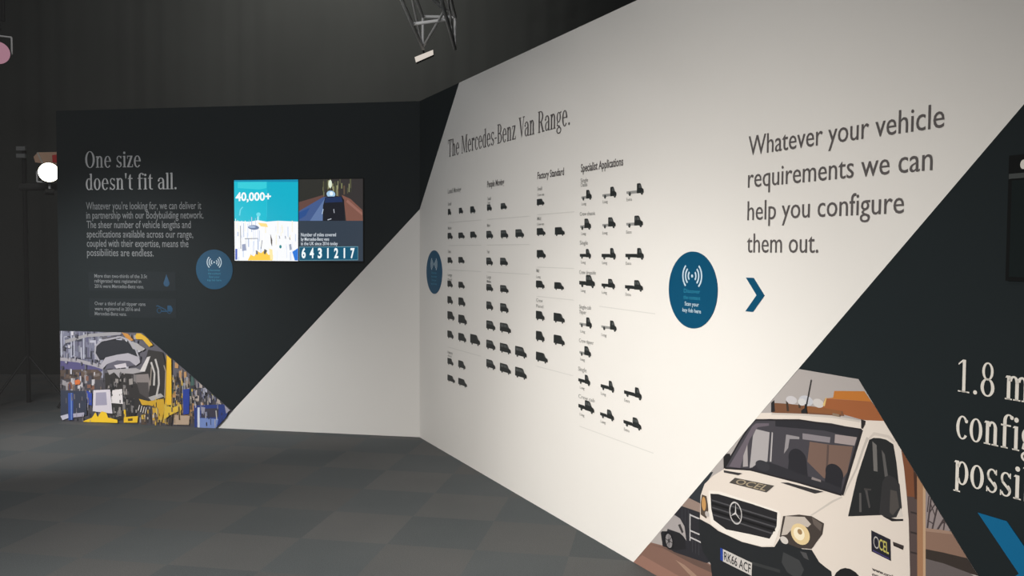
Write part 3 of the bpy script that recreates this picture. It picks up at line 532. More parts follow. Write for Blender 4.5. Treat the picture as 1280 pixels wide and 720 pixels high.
P.part('headlight', [((74, 66, 62), [(4.3117,0.5445),(4.3974,0.5754),(4.4615,0.5874),(4.5239,0.5775),(4.5172,0.5339),(4.4649,0.4598),(4.4009,0.4424),(4.3338,0.4404),(4.2948,0.4563)]), ((206, 196, 186), [(4.3248,0.5483),(4.4268,0.5743),(4.4603,0.5557),(4.4443,0.5384),(4.3985,0.5343),(4.3691,0.5159),(4.3355,0.4767),(4.3049,0.464)]), ew((238, 214, 164), [(4.4057,0.4998),(4.4555,0.504),(4.4047,0.5409)]), ew((255, 244, 214), [(4.3994,0.4994),(4.4287,0.5021),(4.3988,0.5248)]),
    ew((170, 140, 100), [(4.4034,0.5086),(4.416,0.5093),(4.4031,0.5197)]), ew((220, 214, 208), [(4.3208,0.4493),(4.3427,0.4497),(4.3204,0.4639)]), ((108, 98, 92), [(4.4636,0.5848),(4.5162,0.5721),(4.5091,0.5422),(4.4724,0.5592)])], label='near headlight, lit warm')
P.part('headlight', [((92, 80, 70), [(3.8027,0.4989),(3.8338,0.4997),(3.8492,0.4415),(3.8362,0.3974),(3.7963,0.4045),(3.7951,0.4598)]), ew((206, 158, 98), [(3.8173,0.4599),(3.8325,0.4597),(3.8165,0.4914)]), ew((200, 194, 190), [(3.8413,0.4191),(3.8553,0.4194),(3.841,0.4319)])], label='far headlight with amber lamp')
P.part('bonnet_decal', [((84, 80, 76), [(4.0238,0.6305),(4.2595,0.6551),(4.2145,0.6157),(3.9858,0.5989)])], texts=[((178, 164, 140), 'OCEL', [(4.0218,0.6062),(4.2051,0.6202),(4.2391,0.6483),(4.0442,0.6299)], .01)])
P.part('bonnet_vent', [((58, 56, 58), [(4.2931,0.6767),(4.3343,0.687),(4.5207,0.6981),(4.4749,0.6791)])])
P.part('bonnet_vent', [((62, 60, 62), [(3.9489,0.6457),(4.0686,0.6601),(4.0438,0.6458),(3.9507,0.6358)])])
npl = P.part('number_plate', [((214, 210, 206), [(3.952,0.2947),(4.1384,0.2947),(4.1369,0.2393),(3.9533,0.2395)]), ((44, 72, 160), [(3.9354,0.2948),(3.9531,0.2951),(3.9544,0.2399),(3.9367,0.2408)])])
P.part('plate_lettering', [], npl, texts=[((40, 40, 44), 'RK66 ACF', [(3.9616,0.2491),(4.1303,0.247),(4.1313,0.2851),(3.9608,0.2854)], .012)])
ds = P.part('door_sign', [((38, 38, 50), [(4.7424,0.6171),(4.823,0.609),(4.8274,0.5347),(4.7462,0.5417)]), ((80, 70, 130), [(4.7519,0.5493),(4.8216,0.5418),(4.8217,0.5379),(4.752,0.5453)])])
P.part('sign_lettering', ering((196, 192, 190), [(4.7659,0.5797),(4.7782,0.5779),(4.7652,0.6011)], .78), ds, texts=[((206, 198, 110), 'CEL', [(4.7784,0.5602),(4.8199,0.5557),(4.8174,0.5942),(4.7773,0.5982)], .015)])
P.part('web_address', [], texts=[((90, 84, 84), 'www.ocel', [(4.7506,0.4751),(4.8367,0.4766),(4.8364,0.4881),(4.7502,0.4866)], .01), ((110, 104, 104), '0800', [(4.7511,0.4551),(4.8074,0.4563),(4.8071,0.4662),(4.7508,0.4651)], .01)])
P.part('door_handle', [((66, 58, 58), [(4.8346,0.605),(4.8778,0.6047),(4.8756,0.5893),(4.8376,0.5919)]), ((40, 36, 36), [(4.8375,0.5966),(4.8755,0.5948),(4.8756,0.5893),(4.8376,0.5913)])])
P.part('aerial', [((52, 50, 52), line(*[(4.4465,1.1156),(4.4216,1.0011)], .004)), ((40, 40, 42), [(4.3982,0.9877),(4.4154,1.0001),(4.4167,1.016),(4.4253,1.0174),(4.4258,0.9987),(4.4304,0.9823),(4.3994,0.9769)])])
P.part('roof_marker', [((48, 44, 44), [(4.6874,1.0054),(4.7059,1.003),(4.7045,0.9911),(4.6944,0.9718),(4.689,0.9737)]), ((150, 130, 110), [(4.5551,1.0056),(4.5893,1.0056),(4.5895,0.9966),(4.5553,0.9951)])])

# ---------------------------------------------------------------- picture of the assembly hall on the left wall
hullL = [(-LEN_L+.001, .001), (-1.898, .001), (-1.742, .160), (-2.625, .846), (-LEN_L+.001, .846)]
oL = (-LEN_L+.001, 0)
t = empty('factory_picture', on(FL, *oL), 'photograph of a car shell on an assembly line printed low on the dark far wall', 'picture')
bm = bmesh.new(); slab(bm, hullL, 0, .0018, 0, oL); obj('print_backing', bm, mat('print_ink', (92, 90, 98), 0.55, spec=0.2, gain=GAIN_L), t)
P = Print(t, oL, hullL, inkf=lambda c: mat('print_ink', c, 0.55, spec=0.2, gain=GAIN_L))
rnd = random.Random(11)
def bits(n, reg, wr, hr, cols):
    """small loose patches inside a region given by wall corners"""
    a, b, c, d = reg; out = []
    for _ in range(n):
        x, y = rnd.random(), rnd.random()
        u = (1-y)*((1-x)*a[0]+x*b[0])+y*((1-x)*d[0]+x*c[0]); v = (1-y)*((1-x)*a[1]+x*b[1])+y*((1-x)*d[1]+x*c[1])
        w, h = rnd.uniform(*wr), rnd.uniform(*hr); k = rnd.uniform(-.3, .3)*w
        out.append((rnd.choice(cols), [(u-w/2, v-h/2), (u+w/2+k*.3, v-h/2+k), (u+w/2, v+h/2), (u-w/2-k*.4, v+h/2-k)]))
    return out
GX = [(150, 152, 170), (118, 120, 138), (70, 70, 84), (60, 62, 74), (132, 134, 146), (96, 94, 120), (176, 176, 188)]
P.part('hall_structure', [((104, 104, 122), [(-3.4622,0.8607),(-3.0593,0.8692),(-3.066,0.4795),(-3.4698,0.4674)])]+bits(46, [(-3.4671,0.606),(-3.0329,0.5455),(-3.0277,0.8555),(-3.4625,0.8461)], (.006, .022), (.06, .26), GX)+bits(40, [(-3.4673,0.5987),(-3.0328,0.5527),(-2.8218,0.8313),(-3.4625,0.8461)], (.02, .07), (.012, .04), GX)
    +[((176, 178, 192), line(a, b, .012)) for a, b in ([(-3.349,0.8486),(-3.3536,0.6018)], [(-3.4495,0.8464),(-3.4541,0.6063)], [(-3.2201,0.8369),(-3.2245,0.5908)], [(-3.3204,0.8202),(-3.3243,0.6098)])]
    +[((150, 148, 152), line(a, b, .03)) for a, b in ([(-3.4157,0.7455),(-3.1885,0.8087)], [(-3.1885,0.8087),(-2.8375,0.8381)])])
P.part('conveyor_beam', [((86, 82, 122), [(-3.4677,0.5768),(-3.0331,0.5311),(-3.034,0.4805),(-3.4697,0.4747)]), ((160, 156, 162), [(-3.4673,0.5987),(-3.2891,0.589),(-3.025,0.5385),(-3.0177,0.4954),(-3.1133,0.5215),(-3.2897,0.557),(-3.4679,0.5666)]), ((86, 74, 68), [(-3.4695,0.482),(-3.0817,0.4964),(-3.0343,0.4588),(-3.0674,0.3927),(-3.4714,0.3871)])]+bits(22, [(-3.4551,0.3876),(-3.0833,0.3994),(-3.082,0.4791),(-3.4535,0.4679)], (.02, .06), (.015, .05), [(120, 110, 105), (70, 62, 60), (100, 84, 76), (54, 50, 52)]))
P.part('line_clutter', [((74, 72, 78), [(-3.4712,0.3944),(-1.7316,0.4215),(-1.7355,-0.0008),(-3.4803,-0.0745)])]+bits(26, [(-3.4566,0.3072),(-3.1007,0.3192),(-3.0991,0.4134),(-3.4548,0.4022)], (.015, .05), (.03, .09), [(150, 146, 150), (110, 105, 110), (190, 186, 190), (128, 92, 78), (74, 74, 84)])
    +bits(70, [(-2.6763,0.0171),(-2.1312,0.0394),(-2.1273,0.3803),(-2.5626,0.28)], (.012, .05), (.03, .1), [(150, 122, 92), (196, 156, 56), (84, 70, 60), (60, 56, 56), (178, 160, 140), (120, 100, 84), (205, 170, 70)])
    +bits(70, [(-2.3317,0.0598),(-2.0085,0.0444),(-2.0504,0.4112),(-2.325,0.5871)], (.012, .04), (.03, .12), [(126, 110, 98), (90, 78, 70), (160, 144, 130), (64, 62, 66), (182, 140, 96), (150, 150, 158), (70, 96, 92)])
    +bits(36, [(-2.1446,0.2095),(-1.779,0.1948),(-1.8536,0.3048),(-2.0963,0.4097)], (.012, .05), (.02, .06), [(150, 148, 160), (96, 90, 96), (180, 168, 160), (70, 70, 92), (60, 60, 66), (176, 176, 190)]))
P.part('line_details', bits(120, [(-3.4704,0.014),(-2.5034,0.0314),(-2.4971,0.4967),(-3.4617,0.4676)], (.004, .016), (.02, .07), [(54, 54, 60), (90, 86, 92), (150, 146, 152), (120, 104, 92), (40, 40, 44), (186, 182, 186), (70, 74, 110)])
    +bits(90, [(-2.629,0.019),(-2.1008,0.0122),(-2.1275,0.3662),(-2.4037,0.4995)], (.004, .014), (.02, .07), [(70, 62, 56), (150, 128, 100), (200, 166, 70), (52, 50, 52), (176, 168, 158), (110, 96, 84)])
    +bits(70, [(-2.3162,0.0604),(-1.7959,0.0107),(-1.8542,0.2484),(-2.3098,0.5733)], (.004, .014), (.015, .07), [(64, 66, 90), (140, 136, 140), (90, 84, 80), (170, 160, 150), (46, 48, 56)])
    +bits(60, [(-3.4617,0.4676),(-2.6225,0.4714),(-2.6486,0.8352),(-3.4545,0.839)], (.004, .03), (.004, .05), [(150, 148, 160), (100, 100, 114), (70, 70, 80), (186, 184, 192)]))
cs = P.part('car_shell', [((52, 50, 50), [(-2.5567,0.6947),(-2.4168,0.677),(-2.3798,0.5429),(-2.3837,0.2435),(-2.4692,0.2547),(-2.627,0.1629),(-2.7865,0.0415),(-2.9296,0.0357),(-2.9916,0.1492),(-3.0023,0.467),(-2.7163,0.5044),(-2.6222,0.4929)]), ((44, 46, 52), [(-3.0908,0.71),(-3.0294,0.7547),(-2.9017,0.7779),(-2.7911,0.7747),(-2.7288,0.7261),(-2.6823,0.6772),(-2.6595,0.6278),(-2.7614,0.6537),(-2.8724,0.6321),(-2.984,0.6046),(-3.0641,0.588),(-3.0984,0.6448)]),
    ((170, 166, 174), [(-3.0491,0.5306),(-2.9919,0.6116),(-2.8722,0.6407),(-2.7613,0.658),(-2.6517,0.6237),(-2.6398,0.5754),(-2.6843,0.5455),(-2.7466,0.5867),(-2.873,0.5889),(-2.9769,0.5515),(-3.0256,0.5024)]), ((96, 94, 106), [(-2.9769,0.5515),(-2.873,0.5889),(-2.7466,0.5867),(-2.6843,0.5455),(-2.779,0.5313),(-2.906,0.5132),(-3.0017,0.4988)]), ((198, 192, 198), [(-2.9055,0.542),(-2.7864,0.5669),(-2.7759,0.5285),(-2.8822,0.511)]),
    ((160, 156, 158), [(-2.9779,0.4966),(-2.6846,0.5225),(-2.5987,0.4936),(-2.7169,0.4685),(-2.8274,0.4723),(-2.8518,0.4255),(-2.9066,0.4771),(-2.9547,0.4512)]), ((132, 124, 122), [(-2.6934,0.4621),(-2.5598,0.4733),(-2.5422,0.3952),(-2.5628,0.2657),(-2.6249,0.3065),(-2.6865,0.3906)]), ((76, 72, 72), [(-2.6787,0.3908),(-2.5609,0.3946),(-2.5553,0.2373),(-2.6487,0.2914)]),
    ((164, 160, 160), [(-2.7595,0.7755),(-2.6655,0.7491),(-2.5879,0.7011),(-2.6195,0.6789),(-2.7134,0.6979)]), ((202, 198, 196), [(-2.6457,0.4951),(-2.5702,0.6259),(-2.5357,0.6354),(-2.594,0.4937)]), ((168, 164, 162), [(-2.5629,0.2585),(-2.4374,0.2987),(-2.4067,0.2712),(-2.532,0.2238)])]
    +[((160, 158, 166), line(a, b, .016)) for a, b in ([(-3.1017,0.6375),(-3.0907,0.7172)], [(-3.0907,0.7172),(-3.0292,0.7662)], [(-3.0292,0.7662),(-2.838,0.8052)], [(-2.838,0.8052),(-2.7437,0.7759)], [(-2.7437,0.7759),(-2.6821,0.6915)], [(-2.6821,0.6915),(-2.6518,0.6137)], [(-3.0984,0.6448),(-3.0562,0.581)])]
    +[((186, 182, 178), line(a, b, .018)) for a, b in ([(-2.4877,0.611),(-2.4595,0.5121)], [(-2.4595,0.5121),(-2.4549,0.3838)], [(-2.4549,0.3838),(-2.4814,0.2686)], [(-2.5302,0.5813),(-2.4972,0.4824)], [(-2.4972,0.4824),(-2.5051,0.3678)])]
    +[((150, 140, 130), line(a, b, .01)) for a, b in ([(-2.4029,0.5564),(-2.385,0.5)], [(-2.385,0.5),(-2.3991,0.2572)], [(-2.5277,0.5386),(-2.5426,0.3666)])]
    +bits(40, [(-2.977,0.0628),(-2.6912,0.0741),(-2.6855,0.4623),(-2.9706,0.4535)], (.01, .035), (.02, .09), [(44, 44, 46), (80, 78, 80), (120, 116, 116), (30, 30, 32), (150, 144, 140)]))
P.part('robot_arm', [((188, 132, 64), [(-2.8246,0.8485),(-2.7586,0.8356),(-2.7044,0.7796),(-2.7281,0.7691),(-2.7828,0.8007)]), ((208, 166, 54), [(-2.6882,0.8129),(-2.672,0.8418),(-2.6328,0.8427),(-2.5708,0.8084),(-2.5093,0.7387),(-2.5486,0.7206),(-2.6102,0.7861),(-2.6728,0.789)])])
P.part('yellow_column', [((226, 180, 44), [(-2.3768,0.6539),(-2.3276,0.6254),(-2.33,0.1955),(-2.3984,0.1887),(-2.3801,0.4005)]), ((180, 136, 34), line(*[(-2.3723,0.6426),(-2.389,0.1933)], .008))])
P.part('yellow_jig', [((200, 158, 48), [(-2.6573,0.2408),(-2.5634,0.2227),(-2.4069,0.2498),(-2.4002,0.1714),(-2.4251,0.056),(-2.4641,0.0545),(-2.4703,0.1688),(-2.5639,0.1868),(-2.6267,0.1845)]), ((214, 178, 60), [(-2.4077,0.1926),(-2.3148,0.1746),(-2.2371,0.206),(-2.23,0.1565),(-2.3467,0.102),(-2.4095,0.0567)]), ((180, 158, 136), [(-2.3001,0.1067),(-2.152,0.1026),(-2.1622,0.021),(-2.3137,0.0176)])]
    +[((200, 196, 192), line(a, b, .008)) for a, b in ([(-2.6667,0.1326),(-2.6502,0.1836)], [(-2.6433,0.1192),(-2.6268,0.1773)], [(-2.6198,0.1129),(-2.6033,0.171)], [(-2.5964,0.1066),(-2.583,0.1646)])])
P.part('parts_box', [((208, 202, 210), [(-3.1203,0.304),(-2.9489,0.3171),(-2.9286,0.0937),(-3.1301,0.1076)]), ((156, 152, 172), [(-3.0949,0.2831),(-2.9892,0.2911),(-2.9816,0.1713),(-3.1002,0.1625)])])
P.part('parts_box', [((220, 214, 214), [(-2.9251,0.3107),(-2.8265,0.3255),(-2.8191,0.1874),(-2.943,0.1915)])])
P.part('yellow_stand', [((238, 194, 46), [(-3.2431,0.0056),(-3.1375,0.0492),(-3.1013,0.1015),(-3.0812,0.0558),(-3.0402,0.1111),(-2.9923,0.1028),(-2.9739,0.0557),(-2.8786,0.0378),(-2.8759,0.0089)]), ((224, 182, 44), [(-2.812,0.1343),(-2.793,0.135),(-2.7909,0.0673),(-2.6675,0.0823),(-2.6763,0.02),(-2.8139,0.0144)]), ((90, 70, 34), [(-2.7705,0.0537),(-2.723,0.0585),(-2.7233,0.0368),(-2.7708,0.0306)])])
P.part('blue_post', [((56, 62, 78), [(-3.4602,0.2925),(-3.1896,0.2944),(-3.1935,0.0688),(-3.4649,0.0435)]), ((52, 80, 156), [(-3.3825,0.2688),(-3.3305,0.2706),(-3.3352,0.0194),(-3.384,0.0145)]), ((110, 140, 196), [(-3.3533,0.2699),(-3.3435,0.2702),(-3.3482,0.0189),(-3.3579,0.0185)]), ((52, 74, 164), [(-3.1895,0.2988),(-3.1368,0.2773),(-3.1388,0.1611),(-3.1837,0.1711)]), ((192, 190, 204), [(-3.4681,0.0507),(-3.3862,0.0729),(-3.3836,0.035),(-3.446,0.012)]), ((170, 166, 184), [(-3.3341,0.0779),(-3.2173,0.0941),(-3.2244,0.0559),(-3.3315,0.0415)]), ((206, 112, 64), [(-3.3122,0.3878),(-3.2764,0.4005),(-3.2524,0.3868),(-3.2611,0.3545),(-3.3064,0.3487)])])
P.part('blue_rack', [((42, 64, 146), [(-2.2169,0.3419),(-2.1491,0.3512),(-2.158,0.1208),(-2.2151,0.1129)]), ((44, 62, 126), [(-2.111,0.1994),(-1.809,0.2219),(-1.7795,0.1384),(-1.8567,-0.0059),(-2.1042,-0.0164)]), ((62, 60, 74), [(-2.0377,0.1737),(-1.8669,0.1844),(-1.8708,0.1038),(-2.0386,0.0914)]), ((116, 138, 192), [(-2.054,0.088),(-1.871,0.0868),(-1.8932,-0.0075),(-2.0551,-0.0143)]), ((206, 210, 220), [(-2.0743,0.1837),(-2.0529,0.1845),(-2.0551,-0.0143),(-2.0766,-0.0152)]),
    ((150, 148, 164), [(-2.0375,0.1922),(-1.9994,0.1865),(-2.0076,0.1295),(-2.0351,0.1285)]), ((190, 186, 180), line(*[(-1.893,0.1623),(-1.8862,0.0777)], .01)), ((156, 152, 166), [(-1.869,0.2789),(-1.8312,0.2774),(-1.7338,0.1895),(-1.7947,0.1378),(-1.8091,0.2148)]), ew((196, 204, 70), [(-1.9172,0.3167),(-1.896,0.316),(-1.917,0.3365)], 14)])

P.part('fine_clutter', bits(40, [(-2.9928,0.0767),(-2.6916,0.0453),(-2.6853,0.4767),(-2.9863,0.4675)], (.004, .014), (.01, .05), [(84, 82, 84), (150, 144, 140), (30, 30, 32)])
    +bits(26, [(-3.4704,0.014),(-3.1222,0.0062),(-3.1158,0.3767),(-3.4636,0.3654)], (.004, .012), (.02, .06), [(150, 146, 156), (60, 60, 72), (110, 104, 110)])
    +bits(26, [(-2.101,-0.002),(-1.811,0.0101),(-1.8233,0.3059),(-2.0966,0.3813)], (.004, .012), (.02, .06), [(120, 124, 150), (50, 52, 66), (170, 168, 176)])
    +bits(30, [(-2.566,0.036),(-2.2237,0.0356),(-2.2522,0.234),(-2.563,0.2513)], (.004, .012), (.02, .06), [(84, 70, 56), (150, 128, 100), (60, 56, 54), (206, 180, 90)]))

# ---------------------------------------------------------------- lit screen on the left wall
t = empty('wall_screen', on(FL, -1.71, 1.50), 'lit wide screen with teal picture and counter on the dark far wall', 'screen')
oS = (-1.71, 1.50)
bm = bmesh.new(); slab(bm, [(-1.708, 1.503), (-.497, 1.503), (-.497, 2.232), (-1.708, 2.232)], 0, .012, 0, oS); obj('bezel', bm, BEZEL, t)
hullS = [(-1.701, 1.512), (-.503, 1.512), (-.503, 2.225), (-1.701, 2.225)]
P = Print(t, oS, hullS, w=.0125, inkf=lambda c: glow(c, 1.0))
P.part('teal_panel', [((0, 178, 204), [(-1.7072,2.2446),(-1.0975,2.2385),(-1.0996,1.8575),(-1.7108,1.8581)]), ((0, 190, 212), [(-1.7075,2.2127),(-1.3915,2.2097),(-1.3941,1.8578),(-1.7108,1.8581)]), ((50, 208, 222), [(-1.6661,2.2059),(-1.3916,2.2085),(-1.392,2.1527),(-1.4604,2.1405),(-1.6666,2.1548)]), ((0, 140, 178), [(-1.7072,2.2446),(-1.0975,2.2385),(-1.0977,2.2032),(-1.7075,2.2114)]),
    ((110, 220, 235), line(*[(-1.6521,1.9119),(-1.6434,1.963)], .012)), ((110, 220, 235), line(*[(-1.6434,1.963),(-1.6197,1.9885)], .01)), ((120, 226, 240), line(*[(-1.4735,1.8668),(-1.473,1.9242)], .02)), ew((110, 225, 240), [(-1.4717,1.9216),(-1.4511,1.9216),(-1.4715,1.9395)]), ((60, 205, 225), line(*[(-1.3921,2.14),(-1.3938,1.8985)], .003))],
    texts=[((250, 255, 255), '40,000+', [(-1.6883,2.0425),(-1.3518,2.0458),(-1.3514,2.1118),(-1.6877,2.1141)], .03)])
WB = [(255, 255, 255), (240, 244, 255), (214, 226, 246), (250, 246, 230), (190, 204, 230), (232, 236, 250)]
P.part('factory_panel', [((252, 253, 255), [(-1.7107,1.8633),(-1.5588,1.858),(-1.4762,1.8707),(-1.3941,1.8578),(-1.285,1.8653),(-1.0996,1.8575),(-1.1016,1.5117),(-1.714,1.5073)])]+bits(70, [(-1.6972,1.5267),(-1.4514,1.5284),(-1.4489,1.8477),(-1.6942,1.8479)], (.003, .012), (.03, .14), WB)+bits(36, [(-1.4514,1.5284),(-1.1042,1.5307),(-1.1025,1.8221),(-1.4491,1.8222)], (.003, .014), (.03, .12), WB[:4])
    +[ew((104, 124, 160), [(-1.5179,1.8069),(-1.4657,1.8043),(-1.5177,1.8273)]), ew((170, 190, 220), [(-1.5316,1.812),(-1.4973,1.8107),(-1.5315,1.8222)]), ((255, 208, 70), [(-1.5754,1.5147),(-1.5474,1.5662),(-1.5131,1.551),(-1.4852,1.5985),(-1.4483,1.5795),(-1.4096,1.6117),(-1.3826,1.5671),(-1.3348,1.561),(-1.3419,1.5163)]), ((255, 226, 140), [(-1.4764,1.8477),(-1.3943,1.8413),(-1.3808,1.8094),(-1.4492,1.8158)]), ((255, 236, 170), [(-1.3685,1.6183),(-1.3413,1.612),(-1.3351,1.5228),(-1.3624,1.5226)]),
    ((96, 90, 80), [(-1.4164,1.618),(-1.3892,1.6029),(-1.41,1.567),(-1.4236,1.5797)]), ((120, 120, 130), [(-1.4989,1.6049),(-1.4783,1.5986),(-1.4786,1.5666),(-1.495,1.569)]), ((84, 74, 70), [(-1.3594,1.7521),(-1.3407,1.6949),(-1.3438,1.6375),(-1.3545,1.6693)]), ew((0, 130, 140), [(-1.2648,1.6378),(-1.2539,1.6379),(-1.2647,1.6531)]), ((40, 120, 220), [(-1.1538,1.5939),(-1.1009,1.6258),(-1.1015,1.518),(-1.1313,1.5178)]), ((60, 90, 190), [(-1.6936,1.6168),(-1.6742,1.6169),(-1.675,1.5204),(-1.6944,1.5203)]),
    ((150, 160, 190), [(-1.6295,1.6556),(-1.5949,1.6621),(-1.5885,1.6044),(-1.6272,1.5978)]), ((160, 170, 190), [(-1.1846,1.6572),(-1.1642,1.6636),(-1.1578,1.6129),(-1.1781,1.6064)])]+[((120, 126, 140), line(a, b, .006)) for a, b in ([(-1.6014,1.7069),(-1.4774,1.7098)], [(-1.6419,1.8222),(-1.6409,1.617)], [(-1.4364,1.6946),(-1.448,1.6179)], [(-1.275,1.7332),(-1.2698,1.7078)], [(-1.218,1.7333),(-1.2154,1.7079)], [(-1.1801,1.7207),(-1.1749,1.6979)])])
rp = P.part('road_panel', [((50, 46, 46), [(-1.0894,2.2384),(-0.4969,2.2325),(-0.4977,1.8644),(-1.0915,1.8651)]), ((44, 44, 40), [(-1.0894,2.2384),(-0.8528,2.236),(-0.8668,2.0858),(-1.0906,2.0305)])]+bits(26, [(-0.8668,2.0858),(-0.5891,2.0716),(-0.5887,2.2209),(-0.8662,2.2236)], (.006, .014), (.04, .12), [(120, 122, 84), (84, 84, 60), (58, 60, 46), (150, 150, 110), (96, 80, 62)])
    +[((100, 70, 64), [(-1.0906,2.0267),(-0.8667,2.0883),(-0.8535,2.0732),(-1.091,1.9459)]), ((66, 90, 140), [(-1.091,1.9485),(-0.8668,2.0695),(-0.7738,2.0789),(-0.8477,1.8648),(-1.0915,1.8651)]), ((96, 120, 165), [(-0.988,1.865),(-0.8536,2.0544),(-0.8336,2.0605),(-0.8677,1.8648)]), ((40, 78, 140), [(-1.0911,1.9358),(-0.9874,1.9796),(-1.028,1.9104),(-1.0915,1.8727)]), ((126, 84, 72), [(-0.6944,2.0872),(-0.6154,2.053),(-0.508,1.9566),(-0.503,1.8644),(-0.6555,1.8646),(-0.6748,2.0346)]), ((150, 104, 92), [(-0.6418,2.0469),(-0.5081,1.9342),(-0.5081,1.9092),(-0.655,2.0283)]),
    ew((226, 236, 214), [(-0.7999,2.183),(-0.784,2.1828),(-0.7998,2.218)]), ew((168, 205, 236), [(-0.7936,2.0953),(-0.7539,2.0926),(-0.7935,2.1254)]), ew((240, 250, 255), [(-0.7896,2.1003),(-0.7737,2.1002),(-0.7896,2.1178)]), ((20, 22, 32), [(-0.8469,2.0669),(-0.8136,2.0754),(-0.701,2.0747),(-0.6734,2.0471),(-0.6661,1.8646),(-0.8704,1.8648),(-0.8671,1.9955)]), ((26, 46, 88), [(-0.8429,2.0656),(-0.701,2.0722),(-0.6867,2.0272),(-0.8511,2.0205)]), ((190, 210, 230), line(*[(-0.8754,1.9226),(-0.8646,1.9666)], .006)), ((200, 205, 215), line(*[(-0.7689,1.9662),(-0.7637,1.9324)], .005)), ((180, 185, 195), line(*[(-0.8251,1.8723),(-0.7905,1.8823)], .008))])
cp = P.part('counter_panel', [((48, 60, 74), [(-1.0915,1.8651),(-0.4977,1.8644),(-0.4985,1.516),(-1.0935,1.5117)]), ((120, 170, 185), [(-1.0887,1.6373),(-0.5481,1.6433),(-0.5484,1.5244),(-1.0894,1.5168)]), ((0, 84, 114), [(-1.086,1.6335),(-0.5507,1.6395),(-0.551,1.5281),(-1.0867,1.5206)])],
    texts=[((214, 222, 230), 'Number of miles covered', [(-1.072,1.7285),(-0.7486,1.7304),(-0.7484,1.7593),(-1.0719,1.7589)], .012), ((214, 222, 230), 'by Mercedes-Benz vans', [(-1.0723,1.6905),(-0.8125,1.6926),(-0.8124,1.7202),(-1.0721,1.7197)], .012), ((214, 222, 230), 'in the UK since 2016 today', [(-1.0725,1.6513),(-0.7329,1.6538),(-0.7328,1.6815),(-1.0723,1.6804)], .012)])
P.part('counter_digits', [], cp, texts=[((244, 252, 254), '6', [(-1.0677,1.5411),(-1.0286,1.5426),(-1.0282,1.6236),(-1.0672,1.6222)], .035), ((244, 252, 254), '4', [(-0.9923,1.5416),(-0.9534,1.5431),(-0.953,1.624),(-0.9919,1.6225)], .035), ((244, 252, 254), '3', [(-0.9172,1.542),(-0.8784,1.5435),(-0.8781,1.6243),(-0.9168,1.6229)], .035), ((244, 252, 254), '1', [(-0.8304,1.5426),(-0.8171,1.5439),(-0.8167,1.6246),(-0.8301,1.6232)], .035), ((244, 252, 254), '2', [(-0.7665,1.543),(-0.728,1.5445),(-0.7277,1.625),(-0.7662,1.6235)], .035), ((244, 252, 254), '1', [(-0.679,1.5436),(-0.6657,1.5449),(-0.6655,1.6252),(-0.6787,1.6239)], .035), ((244, 252, 254), '7', [(-0.6168,1.544),(-0.5786,1.5455),(-0.5784,1.6256),(-0.6166,1.6242)], .035)])
# ---------------------------------------------------------------- two fact panels on the left wall
PANEL = mat('slate_panel_print', (33, 40, 44), 0.65, spec=0.12)
def fact(label, v0, v1, lines, icon):
    t = empty('fact_panel', on(FL, -3.163, v0), label, 'panel', 'fact panels'); off = (-3.163, v0)
    bm = bmesh.new(); slab(bm, [(-3.163, v0), (-2.283, v0+.008), (-2.283, v1+.008), (-3.163, v1)], 0, .0015, 0, off); obj('panel', bm, PANEL, t)
    for s, a, b in lines: text_line('text_line', s, a[0], b[0], a[1], .032, DIMTXT, t, off, .002, 0.01)
    bm = bmesh.new()
    for q in icon: slab(bm, q, None, .0022, 0, off)
    obj('icon', bm, mat('deep_blue_ink', (0, 66, 100), 0.5), t)
ic = [(-2.3755,1.3141),(-2.3382,1.3145),(-2.3747,1.3757)]
drop = [(ic[0][0], ic[2][1]+.01)]+ell(ic[0][0], ic[0][1]-.012, .030, .030, 18, 35, -215)
fact('slate panel with blue drop icon below the grey paragraph, upper of two', 1.225, 1.398, [('More than two-thirds of the 3.5t', *[(-3.1024,1.3463),(-2.5689,1.3497)]), ('refrigerated vans registered in', *[(-3.1024,1.3006),(-2.6297,1.3046)]), ('2016 were Mercedes-Benz vans.', *[(-3.1024,1.2526),(-2.6022,1.2582)])], [drop])
tk = [(-2.479,1.0252),(-2.3185,1.1189)]; (tx, ty), (tX, tY) = tk; tw, th = tX-tx, tY-ty
tr = [(tx+x*tw, ty+y*th) for x, y in ((0, .25), (.62, .25), (.62, .35), (.05, .78), (0, .70))]
fact('slate panel with blue truck icon above the assembly line picture, lower of two', .980, 1.153, [('Over a third of all tipper vans', *[(-3.1043,1.0931),(-2.5885,1.0992)]), ('were registered in 2016 and', *[(-3.1043,1.045),(-2.6454,1.0515)]), ('Mercedes-Benz vans.', *[(-3.1043,0.9991),(-2.7794,1.0036)])],
    ringq(tx+.17*tw, ty+.30*th, .15*tw, .26*th, .04*tw, .06*th)+ringq(tx+.80*tw, ty+.20*th, .13*tw, .2*th, .04*tw, .06*th)+[line(tr[i], tr[i+1], .008) for i in range(2, 4)]+[[(tx+x*tw, ty+y*th) for x, y in q] for q in (((.68, .22), (.98, .22), (1, .52), (.90, .80), (.68, .80)), ((.30, .18), (.68, .18), (.68, .30), (.30, .30)))])

